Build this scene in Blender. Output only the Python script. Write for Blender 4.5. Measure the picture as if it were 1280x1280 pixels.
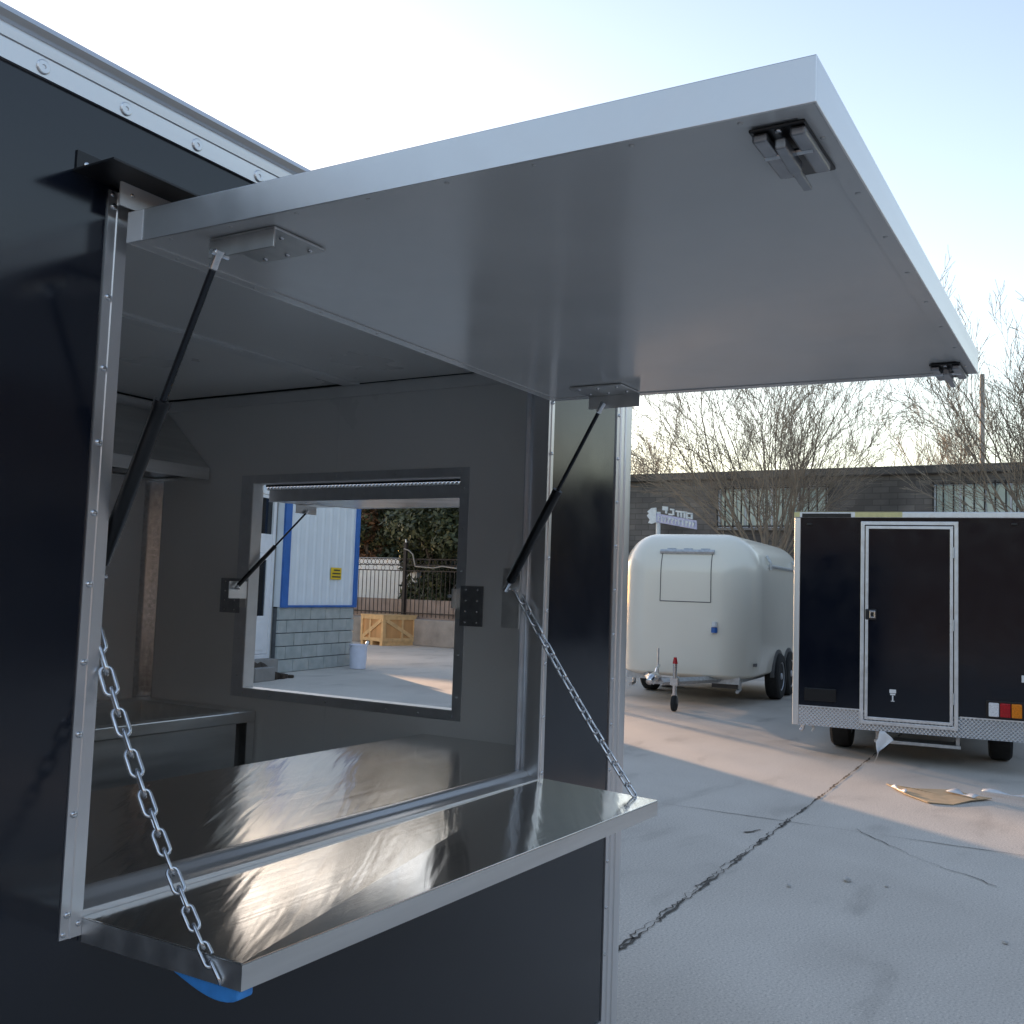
import bpy, bmesh, math, random
from mathutils import Vector, Matrix
random.seed(7)
R_ = math.radians
scene = bpy.context.scene
for o in list(bpy.data.objects): bpy.data.objects.remove(o)
COL = scene.collection

# ------------------------------------------------------------------ camera
CAM = Vector((-0.963, -1.314, 1.45)); FPX = 1267.4
YAW, PITCH, ROLL = R_(30.978), R_(4.4385), R_(1.9868)
FW = Vector((math.cos(YAW)*math.cos(PITCH), math.sin(YAW)*math.cos(PITCH), math.sin(PITCH)))
_rt = Vector((math.sin(YAW), -math.cos(YAW), 0)); _up = _rt.cross(FW)
RT = _rt*math.cos(ROLL) + _up*math.sin(ROLL); UP = -_rt*math.sin(ROLL) + _up*math.cos(ROLL)
cd = bpy.data.cameras.new('camera'); cam = bpy.data.objects.new('camera', cd); COL.objects.link(cam)
cd.sensor_width = 36; cd.lens = FPX/1280*36; cd.clip_start = 0.05; cd.clip_end = 3000
M = Matrix((( RT.x, UP.x, -FW.x, CAM.x), (RT.y, UP.y, -FW.y, CAM.y), (RT.z, UP.z, -FW.z, CAM.z), (0, 0, 0, 1)))
cam.matrix_world = M; scene.camera = cam

# ------------------------------------------------------------------ light
SUN_AZ, SUN_EL = 56.0, 7.5          # azimuth measured from +X towards +Y
w = bpy.data.worlds.new('World'); scene.world = w; w.use_nodes = True
nt = w.node_tree; bg = nt.nodes['Background']
sky = nt.nodes.new('ShaderNodeTexSky'); sky.sky_type = 'NISHITA'; sky.sun_disc = False
sky.sun_elevation = R_(SUN_EL); sky.sun_rotation = R_(90 - SUN_AZ)
sky.altitude = 50; sky.air_density = 1.05; sky.dust_density = 0.5; sky.ozone_density = 1.2
nt.links.new(sky.outputs[0], bg.inputs[0]); bg.inputs[1].default_value = 0.15
sl = bpy.data.lights.new('sun', 'SUN'); sl.energy = 3.4; sl.angle = R_(0.6); sl.color = (1.0, 0.72, 0.45)
so = bpy.data.objects.new('sun', sl); COL.objects.link(so)
sd = Vector((math.cos(R_(SUN_EL))*math.cos(R_(SUN_AZ)), math.cos(R_(SUN_EL))*math.sin(R_(SUN_AZ)), math.sin(R_(SUN_EL))))
so.rotation_euler = sd.to_track_quat('Z', 'Y').to_euler(); so.location = (0, 0, 30)
vs = scene.view_settings; vs.view_transform = 'Standard'; vs.look = 'None'; vs.gamma = 1; vs.exposure = 1.66
vs.use_white_balance = True; vs.white_balance_temperature = 7200; vs.white_balance_tint = 22
vs.use_curve_mapping = False

# ------------------------------------------------------------------ pixel -> place
def ray(px, py): return FW + RT*((px-640)/FPX) - UP*((py-640)/FPX)
def at_z(px, py, z=0.0):
    d = ray(px, py); return CAM + d*((z-CAM.z)/d.z)
def at_x(px, py, X):
    d = ray(px, py); return CAM + d*((X-CAM.x)/d.x)
def at_d(px, py, dep):
    d = ray(px, py); return CAM + d*dep

# ------------------------------------------------------------------ materials
def mat(name, col, rough=.5, metal=0., var=0., vscale=8., bump=0., bscale=60., stretch=None, coat=0., spec=None, col2=None, vdetail=5., rvar=0., wav=0.):
    m = bpy.data.materials.new(name); m.use_nodes = True; n = m.node_tree.nodes; L = m.node_tree.links
    b = n['Principled BSDF']; b.inputs['Base Color'].default_value = (*col, 1); b.inputs['Roughness'].default_value = rough
    b.inputs['Metallic'].default_value = metal
    if coat: b.inputs['Coat Weight'].default_value = coat; b.inputs['Coat Roughness'].default_value = .05
    if spec is not None: b.inputs['Specular IOR Level'].default_value = spec
    tc = n.new('ShaderNodeTexCoord'); mp = n.new('ShaderNodeMapping'); L.new(tc.outputs['Object'], mp.inputs[0])
    if stretch: mp.inputs['Scale'].default_value = stretch
    if var or col2 or rvar:
        no = n.new('ShaderNodeTexNoise'); no.inputs['Scale'].default_value = vscale; no.inputs['Detail'].default_value = vdetail
        L.new(mp.outputs[0], no.inputs[0])
        mr = n.new('ShaderNodeMapRange'); mr.inputs[1].default_value = .3; mr.inputs[2].default_value = .7; L.new(no.outputs[0], mr.inputs[0])
        if var or col2:
            mx = n.new('ShaderNodeMix'); mx.data_type = 'RGBA'; L.new(mr.outputs[0], mx.inputs[0])
            c2 = col2 or tuple(min(1, c*(1+var)) for c in col); c1 = col if col2 else tuple(c*(1-var) for c in col)
            mx.inputs[6].default_value = (*c1, 1); mx.inputs[7].default_value = (*c2, 1); L.new(mx.outputs[2], b.inputs['Base Color'])
        if rvar:
            m2 = n.new('ShaderNodeMapRange'); L.new(mr.outputs[0], m2.inputs[0]); m2.inputs[3].default_value = max(.02, rough-rvar); m2.inputs[4].default_value = rough+rvar
            L.new(m2.outputs[0], b.inputs['Roughness'])
    if bump:
        nb = n.new('ShaderNodeTexNoise'); nb.inputs['Scale'].default_value = bscale; nb.inputs['Detail'].default_value = 3
        L.new(mp.outputs[0], nb.inputs[0]); bp = n.new('ShaderNodeBump'); bp.inputs['Strength'].default_value = bump; bp.inputs['Distance'].default_value = .01
        L.new(nb.outputs[0], bp.inputs['Height']); L.new(bp.outputs[0], b.inputs['Normal'])
    if wav:
        nw = n.new('ShaderNodeTexNoise'); nw.inputs['Scale'].default_value = 2.6; nw.inputs['Detail'].default_value = 1.5; L.new(tc.outputs['Object'], nw.inputs[0])
        wb = n.new('ShaderNodeBump'); wb.inputs['Strength'].default_value = wav; wb.inputs['Distance'].default_value = .02
        L.new(nw.outputs[0], wb.inputs['Height'])
        if bump: L.new(wb.outputs[0], bp.inputs['Normal'])
        else: L.new(wb.outputs[0], b.inputs['Normal'])
    return m

MT = {}
MT['navy'] = mat('navy_gloss_panel', (.005, .008, .016), .15, rvar=.05, vscale=5, vdetail=9, wav=.10)
MT['navy'].node_tree.nodes['Principled BSDF'].inputs['IOR'].default_value = 1.62
MT['navy2'] = mat('black_gloss_panel', (.004, .006, .012), .14, rvar=.05, vscale=5, wav=.12)
MT['black'] = mat('black_painted_metal', (.012, .012, .014), .35, var=.3)
MT['alu'] = mat('aluminium', (.80, .80, .81), .34, .9, var=.03, vscale=22, stretch=(.03, 1, 1), rvar=.05)
MT['aluz'] = mat('aluminium_upright', (.80, .80, .81), .34, .9, var=.03, vscale=22, stretch=(1, 1, .03), rvar=.05)
MT['aluw'] = mat('anodised_aluminium', (.70, .72, .75), .38, .75, var=.07, vscale=20, rvar=.07)
MT['steel'] = mat('stainless_steel', (.80, .80, .79), .42, 1., var=.08, vscale=30, stretch=(.1, 1, 1), rvar=.05)
MT['zinc'] = mat('zinc_plated_steel', (.72, .73, .75), .22, 1., var=.15, vscale=60)
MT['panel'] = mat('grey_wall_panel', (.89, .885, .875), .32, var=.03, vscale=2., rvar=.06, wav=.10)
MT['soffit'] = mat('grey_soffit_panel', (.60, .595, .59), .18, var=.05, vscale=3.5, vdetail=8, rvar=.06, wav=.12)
MT['ctrim'] = mat('pale_cove_trim', (.84, .84, .84), .35, var=.04)
MT['lsteel'] = mat('latch_steel', (.34, .35, .37), .38, .9, var=.12, vscale=40)
MT['dark'] = mat('gap_shade', (.02, .02, .02), .8, var=.2)
MT['bplastic'] = mat('black_plastic', (.008, .008, .009), .3, var=.2)
MT['rod'] = mat('gas_rod', (.03, .033, .04), .18, .6, var=.1)
MT['wframe'] = mat('window_frame_alu', (.80, .80, .79), .4, .35, var=.05, vscale=20)
MT['blue'] = mat('blue_foam', (.04, .36, .95), .55, var=.12, vscale=40)
MT['teal'] = mat('teal_foam', (.01, .10, .12), .6, var=.12, vscale=40)
MT['floor'] = mat('trailer_floor', (.45, .45, .44), .5, var=.2)
MT['tyre'] = mat('tyre_rubber', (.018, .018, .018), .8, var=.3, vscale=30)
MT['rim'] = mat('wheel_rim', (.62, .63, .66), .35, .5, var=.1)
MT['cream'] = mat('cream_gelcoat', (.84, .79, .69), .22, var=.02, vscale=1.5, coat=.25)
MT['creamd'] = mat('seam_dark', (.12, .12, .12), .6, var=.1)
MT['galv'] = mat('galvanised_steel', (.5, .52, .54), .45, .7, var=.15, vscale=25)
MT['masktape'] = mat('yellow_masking_tape', (.62, .56, .28), .7, var=.1, vscale=20)
MT['wfilm'] = mat('white_film', (.72, .74, .77), .35, var=.1, vscale=12, bump=.3, bscale=25)
MT['red'] = mat('red_lens', (.45, .006, .012), .2, var=.25, vscale=90)
MT['amber'] = mat('amber_lens', (.8, .22, .005), .2, var=.25, vscale=90)
MT['clear'] = mat('clear_lens', (.75, .76, .78), .2, var=.2, vscale=90)
MT['white'] = mat('white_paint', (.72, .73, .74), .4, var=.05)
MT['upvc'] = mat('white_upvc', (.74, .76, .80), .35, var=.04)
MT['clad'] = mat('pale_blue_cladding', (.68, .74, .80), .42, var=.04, vscale=3)
MT['btrim'] = mat('blue_trim', (.02, .13, .42), .4, var=.12, vscale=6)
MT['block'] = mat('glazed_block', (.30, .34, .34), .5, col2=(.42, .45, .45), vscale=5, bump=.2, bscale=40)
MT['mortar'] = mat('mortar', (.10, .11, .12), .9, var=.2)
MT['conc'] = mat('concrete_wall', (.26, .25, .24), .85, var=.2, vscale=3, bump=.3, bscale=25)
MT['pinkwall'] = mat('weathered_pink_wall', (.27, .22, .20), .85, var=.2, vscale=4, bump=.3, bscale=25)
MT['iron'] = mat('dark_iron', (.03, .025, .025), .6, .3, var=.3, vscale=20)
MT['ply'] = mat('orange_plywood', (.45, .24, .10), .65, var=.2, vscale=6, stretch=(1, 1, .2))
MT['batten'] = mat('pine_batten', (.55, .36, .18), .65, var=.15, vscale=9)
MT['bucket'] = mat('white_bucket', (.62, .66, .78), .35, var=.05)
MT['soil'] = mat('dark_soil', (.05, .035, .025), .95, var=.5, vscale=30, bump=1., bscale=40)
MT['yellow'] = mat('yellow_notice', (.75, .50, .02), .5, var=.05)
MT['ink'] = mat('dark_ink', (.06, .05, .03), .6, var=.2)
MT['bark'] = mat('bark', (.13, .105, .085), .9, var=.3, vscale=20)
MT['twig'] = mat('twig', (.26, .21, .165), .85, var=.25, vscale=5)
MT['card'] = mat('cardboard', (.55, .40, .25), .8, var=.12, vscale=12)
MT['stone'] = mat('pale_stone', (.5, .49, .47), .9, var=.2, vscale=30)
MT['purple'] = mat('lavender_letters', (.50, .49, .66), .5, var=.15, vscale=20)
MT['wletter'] = mat('pale_letters', (.66, .70, .72), .5, var=.1, vscale=20)
MT['render'] = mat('dark_grey_render', (.10, .093, .09), .9, col2=(.20, .18, .165), vscale=.7, bump=.3, bscale=8, vdetail=9)
MT['render2'] = mat('grey_workshop_wall', (.055, .055, .06), .9, var=.2, vscale=.6)
MT['skyglass'] = mat('sky_painted_glass', (.42, .52, .48), .12, col2=(.75, .85, .80), vscale=.9, vdetail=2)  # pale diffuse colour stands in for sky reflected in the panes
MT['dglass'] = mat('door_glass', (.015, .018, .022), .06, var=.2)
MT['rroof'] = mat('roof_sheet', (.25, .26, .28), .5, var=.1)

def add_courses(m, dark=.72):
    """faint masonry courses over a rendered wall"""
    n = m.node_tree.nodes; L = m.node_tree.links; b = n['Principled BSDF']; src = b.inputs['Base Color'].links[0].from_socket
    tc = n.new('ShaderNodeTexCoord'); sp = n.new('ShaderNodeSeparateXYZ'); cx = n.new('ShaderNodeCombineXYZ'); L.new(tc.outputs['Object'], sp.inputs[0])
    L.new(sp.outputs[1], cx.inputs[0]); L.new(sp.outputs[2], cx.inputs[1])
    br = n.new('ShaderNodeTexBrick'); br.inputs['Scale'].default_value = 1.; br.inputs['Brick Width'].default_value = .42; br.inputs['Row Height'].default_value = .16; br.inputs['Mortar Size'].default_value = .012
    br.inputs['Color1'].default_value = (1, 1, 1, 1); br.inputs['Color2'].default_value = (dark, dark, dark*1.02, 1); br.inputs['Mortar'].default_value = (.6, .6, .6, 1); L.new(cx.outputs[0], br.inputs[0])
    no = n.new('ShaderNodeTexNoise'); no.inputs['Scale'].default_value = .35; no.inputs['Detail'].default_value = 8; no.inputs['Distortion'].default_value = 1.; L.new(tc.outputs['Object'], no.inputs[0])
    rp = n.new('ShaderNodeMapRange'); rp.inputs[1].default_value = .35; rp.inputs[2].default_value = .65; rp.inputs[3].default_value = .5; rp.inputs[4].default_value = 1.25; L.new(no.outputs[0], rp.inputs[0])
    m1 = n.new('ShaderNodeMix'); m1.data_type = 'RGBA'; m1.blend_type = 'MULTIPLY'; m1.inputs[0].default_value = 1; L.new(src, m1.inputs[6]); L.new(br.outputs[0], m1.inputs[7])
    m2 = n.new('ShaderNodeMix'); m2.data_type = 'RGBA'; m2.blend_type = 'MULTIPLY'; m2.inputs[0].default_value = 1; L.new(m1.outputs[2], m2.inputs[6]); L.new(rp.outputs[0], m2.inputs[7])
    L.new(m2.outputs[2], b.inputs['Base Color'])
add_courses(MT['render'])
def leafmat(name, c1, c2):
    m = bpy.data.materials.new(name); m.use_nodes = True; n = m.node_tree.nodes; L = m.node_tree.links
    b = n['Principled BSDF']; b.inputs['Roughness'].default_value = .6
    g = n.new('ShaderNodeNewGeometry'); mx = n.new('ShaderNodeMix'); mx.data_type = 'RGBA'
    mx.inputs[6].default_value = (*c1, 1); mx.inputs[7].default_value = (*c2, 1)
    L.new(g.outputs['Random Per Island'], mx.inputs[0]); L.new(mx.outputs[2], b.inputs['Base Color']); return m
MT['ever'] = leafmat('evergreen_leaves', (.018, .028, .012), (.075, .085, .035))
MT['russet'] = leafmat('russet_leaves', (.07, .035, .018), (.20, .10, .05))

def counter_mat():
    """brushed stainless sheet, slightly buckled: the buckles bend reflections sideways"""
    m = mat('polished_stainless_sheet', (.66, .655, .64), .15, 1.)
    n = m.node_tree.nodes; L = m.node_tree.links; b = n['Principled BSDF']
    tc = n.new('ShaderNodeTexCoord')
    def layer(sc, rot, det, dist):
        mp = n.new('ShaderNodeMapping'); mp.vector_type = 'TEXTURE'; mp.inputs['Rotation'].default_value = (0, 0, R_(rot)); mp.inputs['Scale'].default_value = sc
        L.new(tc.outputs['Object'], mp.inputs[0])
        a = n.new('ShaderNodeTexNoise'); a.inputs['Scale'].default_value = 1.0; a.inputs['Detail'].default_value = det; a.inputs['Distortion'].default_value = dist
        L.new(mp.outputs[0], a.inputs[0]); return a
    a = layer((.45, .055, 1), 33, 2.5, .35)
    bp = n.new('ShaderNodeBump'); bp.inputs['Strength'].default_value = .6; bp.inputs['Distance'].default_value = .0034
    L.new(a.outputs[0], bp.inputs['Height'])
    g = layer((.6, .0016, 1), 0, 2, 0)          # brushing grain along the sheet
    mr = n.new('ShaderNodeMapRange'); mr.inputs[1].default_value = .3; mr.inputs[2].default_value = .7; mr.inputs[3].default_value = .10; mr.inputs[4].default_value = .20
    L.new(g.outputs[0], mr.inputs[0]); L.new(mr.outputs[0], b.inputs['Roughness'])
    L.new(bp.outputs[0], b.inputs['Normal']); return m
MT['sheet'] = counter_mat()

def plate_mat():
    m = mat('diamond_plate', (.66, .67, .69), .32, .85)
    n = m.node_tree.nodes; L = m.node_tree.links; b = n['Principled BSDF']; tc = n.new('ShaderNodeTexCoord')
    hs = []
    for ang in (45, -45):
        mp = n.new('ShaderNodeMapping'); mp.inputs['Rotation'].default_value = (0, R_(ang), 0); L.new(tc.outputs['Object'], mp.inputs[0])
        wv = n.new('ShaderNodeTexWave'); wv.bands_direction = 'X'; wv.inputs['Scale'].default_value = 13; L.new(mp.outputs[0], wv.inputs[0]); hs.append(wv)
    mu = n.new('ShaderNodeMath'); mu.operation = 'MULTIPLY'; L.new(hs[0].outputs[1], mu.inputs[0]); L.new(hs[1].outputs[1], mu.inputs[1])
    bp = n.new('ShaderNodeBump'); bp.inputs['Strength'].default_value = 1; bp.inputs['Distance'].default_value = .012
    L.new(mu.outputs[0], bp.inputs['Height']); L.new(bp.outputs[0], b.inputs['Normal']); return m
MT['plate'] = plate_mat()

def ground_mat():
    m = bpy.data.materials.new('yard_concrete'); m.use_nodes = True; n = m.node_tree.nodes; L = m.node_tree.links
    b = n['Principled BSDF']; tc = n.new('ShaderNodeTexCoord')
    def noise(s, d, st=None, dist=0):
        mp = n.new('ShaderNodeMapping'); L.new(tc.outputs['Object'], mp.inputs[0])
        if st: mp.inputs['Scale'].default_value = st
        k = n.new('ShaderNodeTexNoise'); k.inputs['Scale'].default_value = s; k.inputs['Detail'].default_value = d; k.inputs['Distortion'].default_value = dist
        L.new(mp.outputs[0], k.inputs[0]); return k
    def ramp(src, stops):
        r = n.new('ShaderNodeValToRGB'); L.new(src, r.inputs[0]); e = r.color_ramp.elements
        while len(e) < len(stops): e.new(.5)
        for i, (p, v) in enumerate(stops): e[i].position = p; e[i].color = (*v, 1) if isinstance(v, tuple) else (v, v, v, 1)
        return r
    def mul(a, bb, f=1.):
        x = n.new('ShaderNodeMix'); x.data_type = 'RGBA'; x.blend_type = 'MULTIPLY'; x.inputs[0].default_value = f
        L.new(a, x.inputs[6]); L.new(bb, x.inputs[7]); return x.outputs[2]
    base = ramp(noise(.5, 8, dist=.8).outputs[0], [(.3, (.52, .478, .43)), (.52, (.59, .545, .492)), (.72, (.64, .595, .54))])
    st = ramp(noise(1.1, 6, (1, 2.2, 1), .5).outputs[0], [(.27, .72), (.42, .94), (.7, 1.)])
    sp = ramp(noise(95, 4).outputs[0], [(.28, .62), (.45, .95), (.6, 1.02), (.72, 1.3)])
    sp2 = ramp(noise(420, 3).outputs[0], [(.32, .55), (.5, 1.), (.72, 1.45)])
    dk = ramp(noise(2.7, 3, dist=1.2).outputs[0], [(.2, .7), (.3, 1.), (1., 1.)])
    c = mul(base.outputs[0], st.outputs[0]); c = mul(c, sp.outputs[0]); c = mul(c, sp2.outputs[0], .7); c = mul(c, dk.outputs[0], .25)
    L.new(c, b.inputs['Base Color']); b.inputs['Roughness'].default_value = .82
    bp = n.new('ShaderNodeBump'); bp.inputs['Strength'].default_value = .2; bp.inputs['Distance'].default_value = .0007
    L.new(noise(160, 8).outputs[0], bp.inputs['Height']); L.new(bp.outputs[0], b.inputs['Normal']); return m
MT['ground'] = ground_mat()

# ------------------------------------------------------------------ mesh helpers
ORG = {}
def thing(name, label, cat, loc=(0, 0, 0), org=None, group=None, rz=0):
    o = bpy.data.objects.new(name, None); COL.objects.link(o); o.location = loc; o.rotation_euler.z = rz; o.empty_display_size = .1
    o['label'] = label; o['category'] = cat
    if group: o['group'] = group
    ORG[o.name] = Vector(org if org is not None else loc); return o
def tag(o, label, cat, group=None):
    o['label'] = label; o['category'] = cat
    if group: o['group'] = group
    return o

class MB:
    def __init__(s): s.v = []; s.f = []; s.mi = []
    def add(s, vs, fs):
        k = len(s.v); s.v += [Vector(x) for x in vs]; s.f += [tuple(i+k for i in f) for f in fs]; return s
    def box(s, x0, x1, y0, y1, z0, z1):
        if x0 > x1: x0, x1 = x1, x0
        if y0 > y1: y0, y1 = y1, y0
        if z0 > z1: z0, z1 = z1, z0
        return s.add([(x0,y0,z0),(x1,y0,z0),(x1,y1,z0),(x0,y1,z0),(x0,y0,z1),(x1,y0,z1),(x1,y1,z1),(x0,y1,z1)],
              [(0,3,2,1),(4,5,6,7),(0,1,5,4),(1,2,6,5),(2,3,7,6),(3,0,4,7)])
    def hexa(s, b, t):   # bottom quad, top quad (ccw seen from above)
        return s.add(list(b)+list(t), [(0,3,2,1),(4,5,6,7),(0,1,5,4),(1,2,6,5),(2,3,7,6),(3,0,4,7)])
    def prism(s, pts, d):   # planar polygon pts (3d, ccw from the side d points away to) extruded by d
        n = len(pts); d = Vector(d); p = [Vector(q) for q in pts]
        return s.add(p+[q+d for q in p], [tuple(range(n))[::-1], tuple(range(n, 2*n))]+[(i, (i+1)%n, n+(i+1)%n, n+i) for i in range(n)])
    def tube(s, path, rad, sides=8, closed=False, caps=True):
        P = [Vector(q) for q in path]; n = len(P); rad = rad if isinstance(rad, (list, tuple)) else [rad]*n
        k = len(s.v); ref = None
        for i in range(n):
            t = (P[(i+1) % n]-P[i-1]) if closed else (P[min(i+1, n-1)]-P[max(i-1, 0)])
            t.normalize()
            if ref is None:
                ref = t.cross(Vector((0, 0, 1)) if abs(t.z) < .9 else Vector((1, 0, 0))).normalized()
            u = (ref - t*ref.dot(t)).normalized(); ref = u; vv = t.cross(u)
            for j in range(sides):
                a = 2*math.pi*j/sides; s.v.append(P[i]+(u*math.cos(a)+vv*math.sin(a))*rad[i])
        m = n if closed else n-1
        for i in range(m):
            for j in range(sides):
                a = k+i*sides+j; b = k+i*sides+(j+1) % sides; c = k+((i+1) % n)*sides+(j+1) % sides; d = k+((i+1) % n)*sides+j
                s.f.append((a, b, c, d))
        if caps and not closed:
            s.f.append(tuple(k+j for j in range(sides))[::-1]); s.f.append(tuple(k+(n-1)*sides+j for j in range(sides)))
        return s
    def cyl(s, a, b, r, sides=12): return s.tube([a, b], r, sides)
    def lathe(s, prof, c, axis='z', sides=24):   # prof list (r,h)
        k = len(s.v); c = Vector(c); n = len(prof)
        for r, h in prof:
            for j in range(sides):
                a = 2*math.pi*j/sides; q = (r*math.cos(a), r*math.sin(a), h)
                if axis == 'y': q = (q[0], q[2], -q[1])
                if axis == 'x': q = (q[2], q[0], q[1])
                s.v.append(c+Vector(q))
        for i in range(n-1):
            for j in range(sides):
                s.f.append((k+i*sides+j, k+i*sides+(j+1) % sides, k+(i+1)*sides+(j+1) % sides, k+(i+1)*sides+j))
        s.f.append(tuple(k+j for j in range(sides))[::-1]); s.f.append(tuple(k+(n-1)*sides+j for j in range(sides)))
        return s
    def ring(s, ax, a0, a1, o, i):
        """rectangular frame in the plane normal to ax, between a0 and a1; o,i = (u0,u1,v0,v1) outer / inner"""
        def pt(a, u, v): return {'x': (a, u, v), 'y': (u, a, v), 'z': (u, v, a)}[ax]
        q = [(o[0], o[2]), (o[1], o[2]), (o[1], o[3]), (o[0], o[3]), (i[0], i[2]), (i[1], i[2]), (i[1], i[3]), (i[0], i[3])]
        vs = [pt(a0, *c) for c in q]+[pt(a1, *c) for c in q]; fs = []
        for j in range(4):
            k = (j+1) % 4
            fs += [(j, k, 4+k, 4+j), (8+j, 12+j, 12+k, 8+k), (j, 8+j, 8+k, k), (4+j, 4+k, 12+k, 12+j)]
        return s.add(vs, fs)
    def mesh(s, name, org=Vector((0, 0, 0)), smooth=False):
        me = bpy.data.meshes.new(name); me.from_pydata([tuple(v-org) for v in s.v], [], s.f)
        bm = bmesh.new(); bm.from_mesh(me); bmesh.ops.recalc_face_normals(bm, faces=bm.faces); bm.to_mesh(me); bm.free()
        if smooth:
            for p in me.polygons: p.use_smooth = True
        return me
    def build(s, name, m, parent=None, bevel=0, smooth=False, label=None, kind=None, seg=2, autos=None):
        org = ORG[parent.name] if parent else Vector((0, 0, 0))
        me = s.mesh(name, org, smooth); me.materials.append(MT[m] if isinstance(m, str) else m)
        o = bpy.data.objects.new(name, me); COL.objects.link(o)
        if parent: o.parent = parent
        ORG[o.name] = org
        if bevel:
            b = o.modifiers.new('bevel', 'BEVEL'); b.width = bevel; b.segments = seg; b.limit_method = 'ANGLE'; b.angle_limit = R_(40); b.harden_normals = False
        if autos:
            for p in me.polygons: p.use_smooth = True
            me.set_sharp_from_angle(angle=R_(autos))
        if label: o['label'] = label
        if kind: o['kind'] = kind
        return o
def put(name, me, parent, loc, rot=None, scale=None):
    o = bpy.data.objects.new(name, me); COL.objects.link(o); o.parent = parent
    o.location = Vector(loc)-ORG[parent.name]
    if rot is not None: o.rotation_euler = rot
    if scale: o.scale = scale
    ORG[o.name] = ORG[parent.name]; return o
def shared(mb, name, m, smooth=False):
    me = mb.mesh(name, smooth=smooth); me.materials.append(MT[m]); return me
def box(*a): return MB().box(*a)

# ------------------------------------------------------------------ ground
gm = MB(); gm.add([(-400, -400, 0), (400, -400, 0), (400, 400, 0), (-400, 400, 0)], [(0, 1, 2, 3)])
ground = gm.build('ground', 'ground'); ground['kind'] = 'structure'
def crack(pts, w, name='expansion_joint', seed=1, jit=.02, z=.004, n=60):
    rnd = random.Random(seed); P = [Vector(q).to_2d() for q in pts]; out = []
    for a, b in zip(P[:-1], P[1:]):
        k = max(2, int(n*(b-a).length/6))
        for i in range(k): out.append(a.lerp(b, i/k))
    out.append(P[-1]); mb = MB(); vs = []
    for i, q in enumerate(out):
        t = (out[min(i+1, len(out)-1)]-out[max(i-1, 0)]).normalized(); nn = Vector((-t.y, t.x)); j = rnd.uniform(-jit, jit); ww = w*(.6+.5*math.sin(i*.37+seed)+rnd.uniform(-.25, .35)); ww = max(ww, w*.25)
        a = q+nn*(j+ww/2); b = q+nn*(j-ww/2); vs += [(a.x, a.y, z), (b.x, b.y, z)]
    mb.add(vs, [(2*i, 2*i+1, 2*i+3, 2*i+2) for i in range(len(out)-1)])
    o = mb.build(name, 'dark', ground); return o
jA, jB = at_z(780, 1185), at_z(1085, 950); dj = (jB-jA).normalized()
MT['joint'] = mat('joint_dirt', (.085, .078, .07), .95, var=.5, vscale=25)
c1 = crack([jA-dj*2.5, jA, jB, jB+dj*14], .017, seed=3, jit=.009, n=190); c1.data.materials[0] = MT['joint']
c1b = crack([jA-dj*2.5+Vector((0, .02, 0)), jA+dj*1.2+Vector((0, .025, 0)), jA+dj*3+Vector((0, .012, 0))], .009, seed=9, jit=.016, n=190); c1b.data.materials[0] = MT['joint']
k0, k1 = at_z(780, 998), at_z(1280, 1070); dk_ = (k1-k0).normalized()
c2 = crack([k0-dk_*6, k0, k1, k1+dk_*8], .008, seed=5, jit=.005, n=80); c2.data.materials[0] = MT['joint']
c3 = crack([at_z(1070, 1037), at_z(1090, 1047), at_z(1118, 1060), at_z(1145, 1073), at_z(1180, 1086), at_z(1218, 1098), at_z(1246, 1109)], .006, 'crack', 6, .012, .005, 120); c3.data.materials[0] = MT['joint']
c4 = crack([at_z(930, 1041), at_z(940, 1040), at_z(951, 1038)], .02, 'crack', 8, .006, .005, 120); c4.data.materials[0] = MT['joint']

# ------------------------------------------------------------------ FOOD TRAILER
TZ = 0.15   # heights below were measured for an eye height of 1.6
T = thing('food_trailer', 'dark navy food trailer with raised serving hatch, steel shelf and aluminium trim', 'food trailer', (0, 1, 0), (0, 1, TZ))
X0, XE, YB, ZF, ZR = -1.9, 1.93, 2.17, .52, 2.38
XI, YI = 1.88, 2.12
def wall(ax, a0, a1, o, i): return MB().ring(ax, a0, a1, o, i)
wall('y', 0, .024, (X0+.04, XE-.03, .285, 2.325), (.03, 1.412, 1.085, 2.165)).build('front_wall', 'navy', T)
wall('y', .025, .05, (X0+.05, XI, ZF, 2.35), (.03, 1.412, 1.085, 2.165)).build('front_lining', 'panel', T)
wall('x', XE-.024, XE, (.03, YB-.03, .285, 2.325), (.585, 1.58, 1.18, 1.995)).build('end_wall', 'navy', T)
wall('x', XI, XI+.025, (.051, YI, ZF, 2.35), (.585, 1.58, 1.18, 1.995)).build('end_lining', 'panel', T)
box(X0, XE-.03, YB-.024, YB, .285, 2.325).build('rear_wall', 'navy', T)
box(X0+.05, XI-.001, YI, YI+.025, ZF, 2.35).build('rear_lining', 'panel', T)
box(X0, X0+.024, 0.03, YB-.03, .285, 2.325).build('near_end_wall', 'navy', T)
box(X0+.025, X0+.049, .051, YI-.001, ZF, 2.35).build('near_end_lining', 'panel', T)
box(X0+.01, XE-.01, .01, YB-.01, .44, ZF-.002).build('floor', 'floor', T)
box(X0, XE, 0, YB, ZR-.028, ZR).build('roof', 'white', T, bevel=.006)
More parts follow.
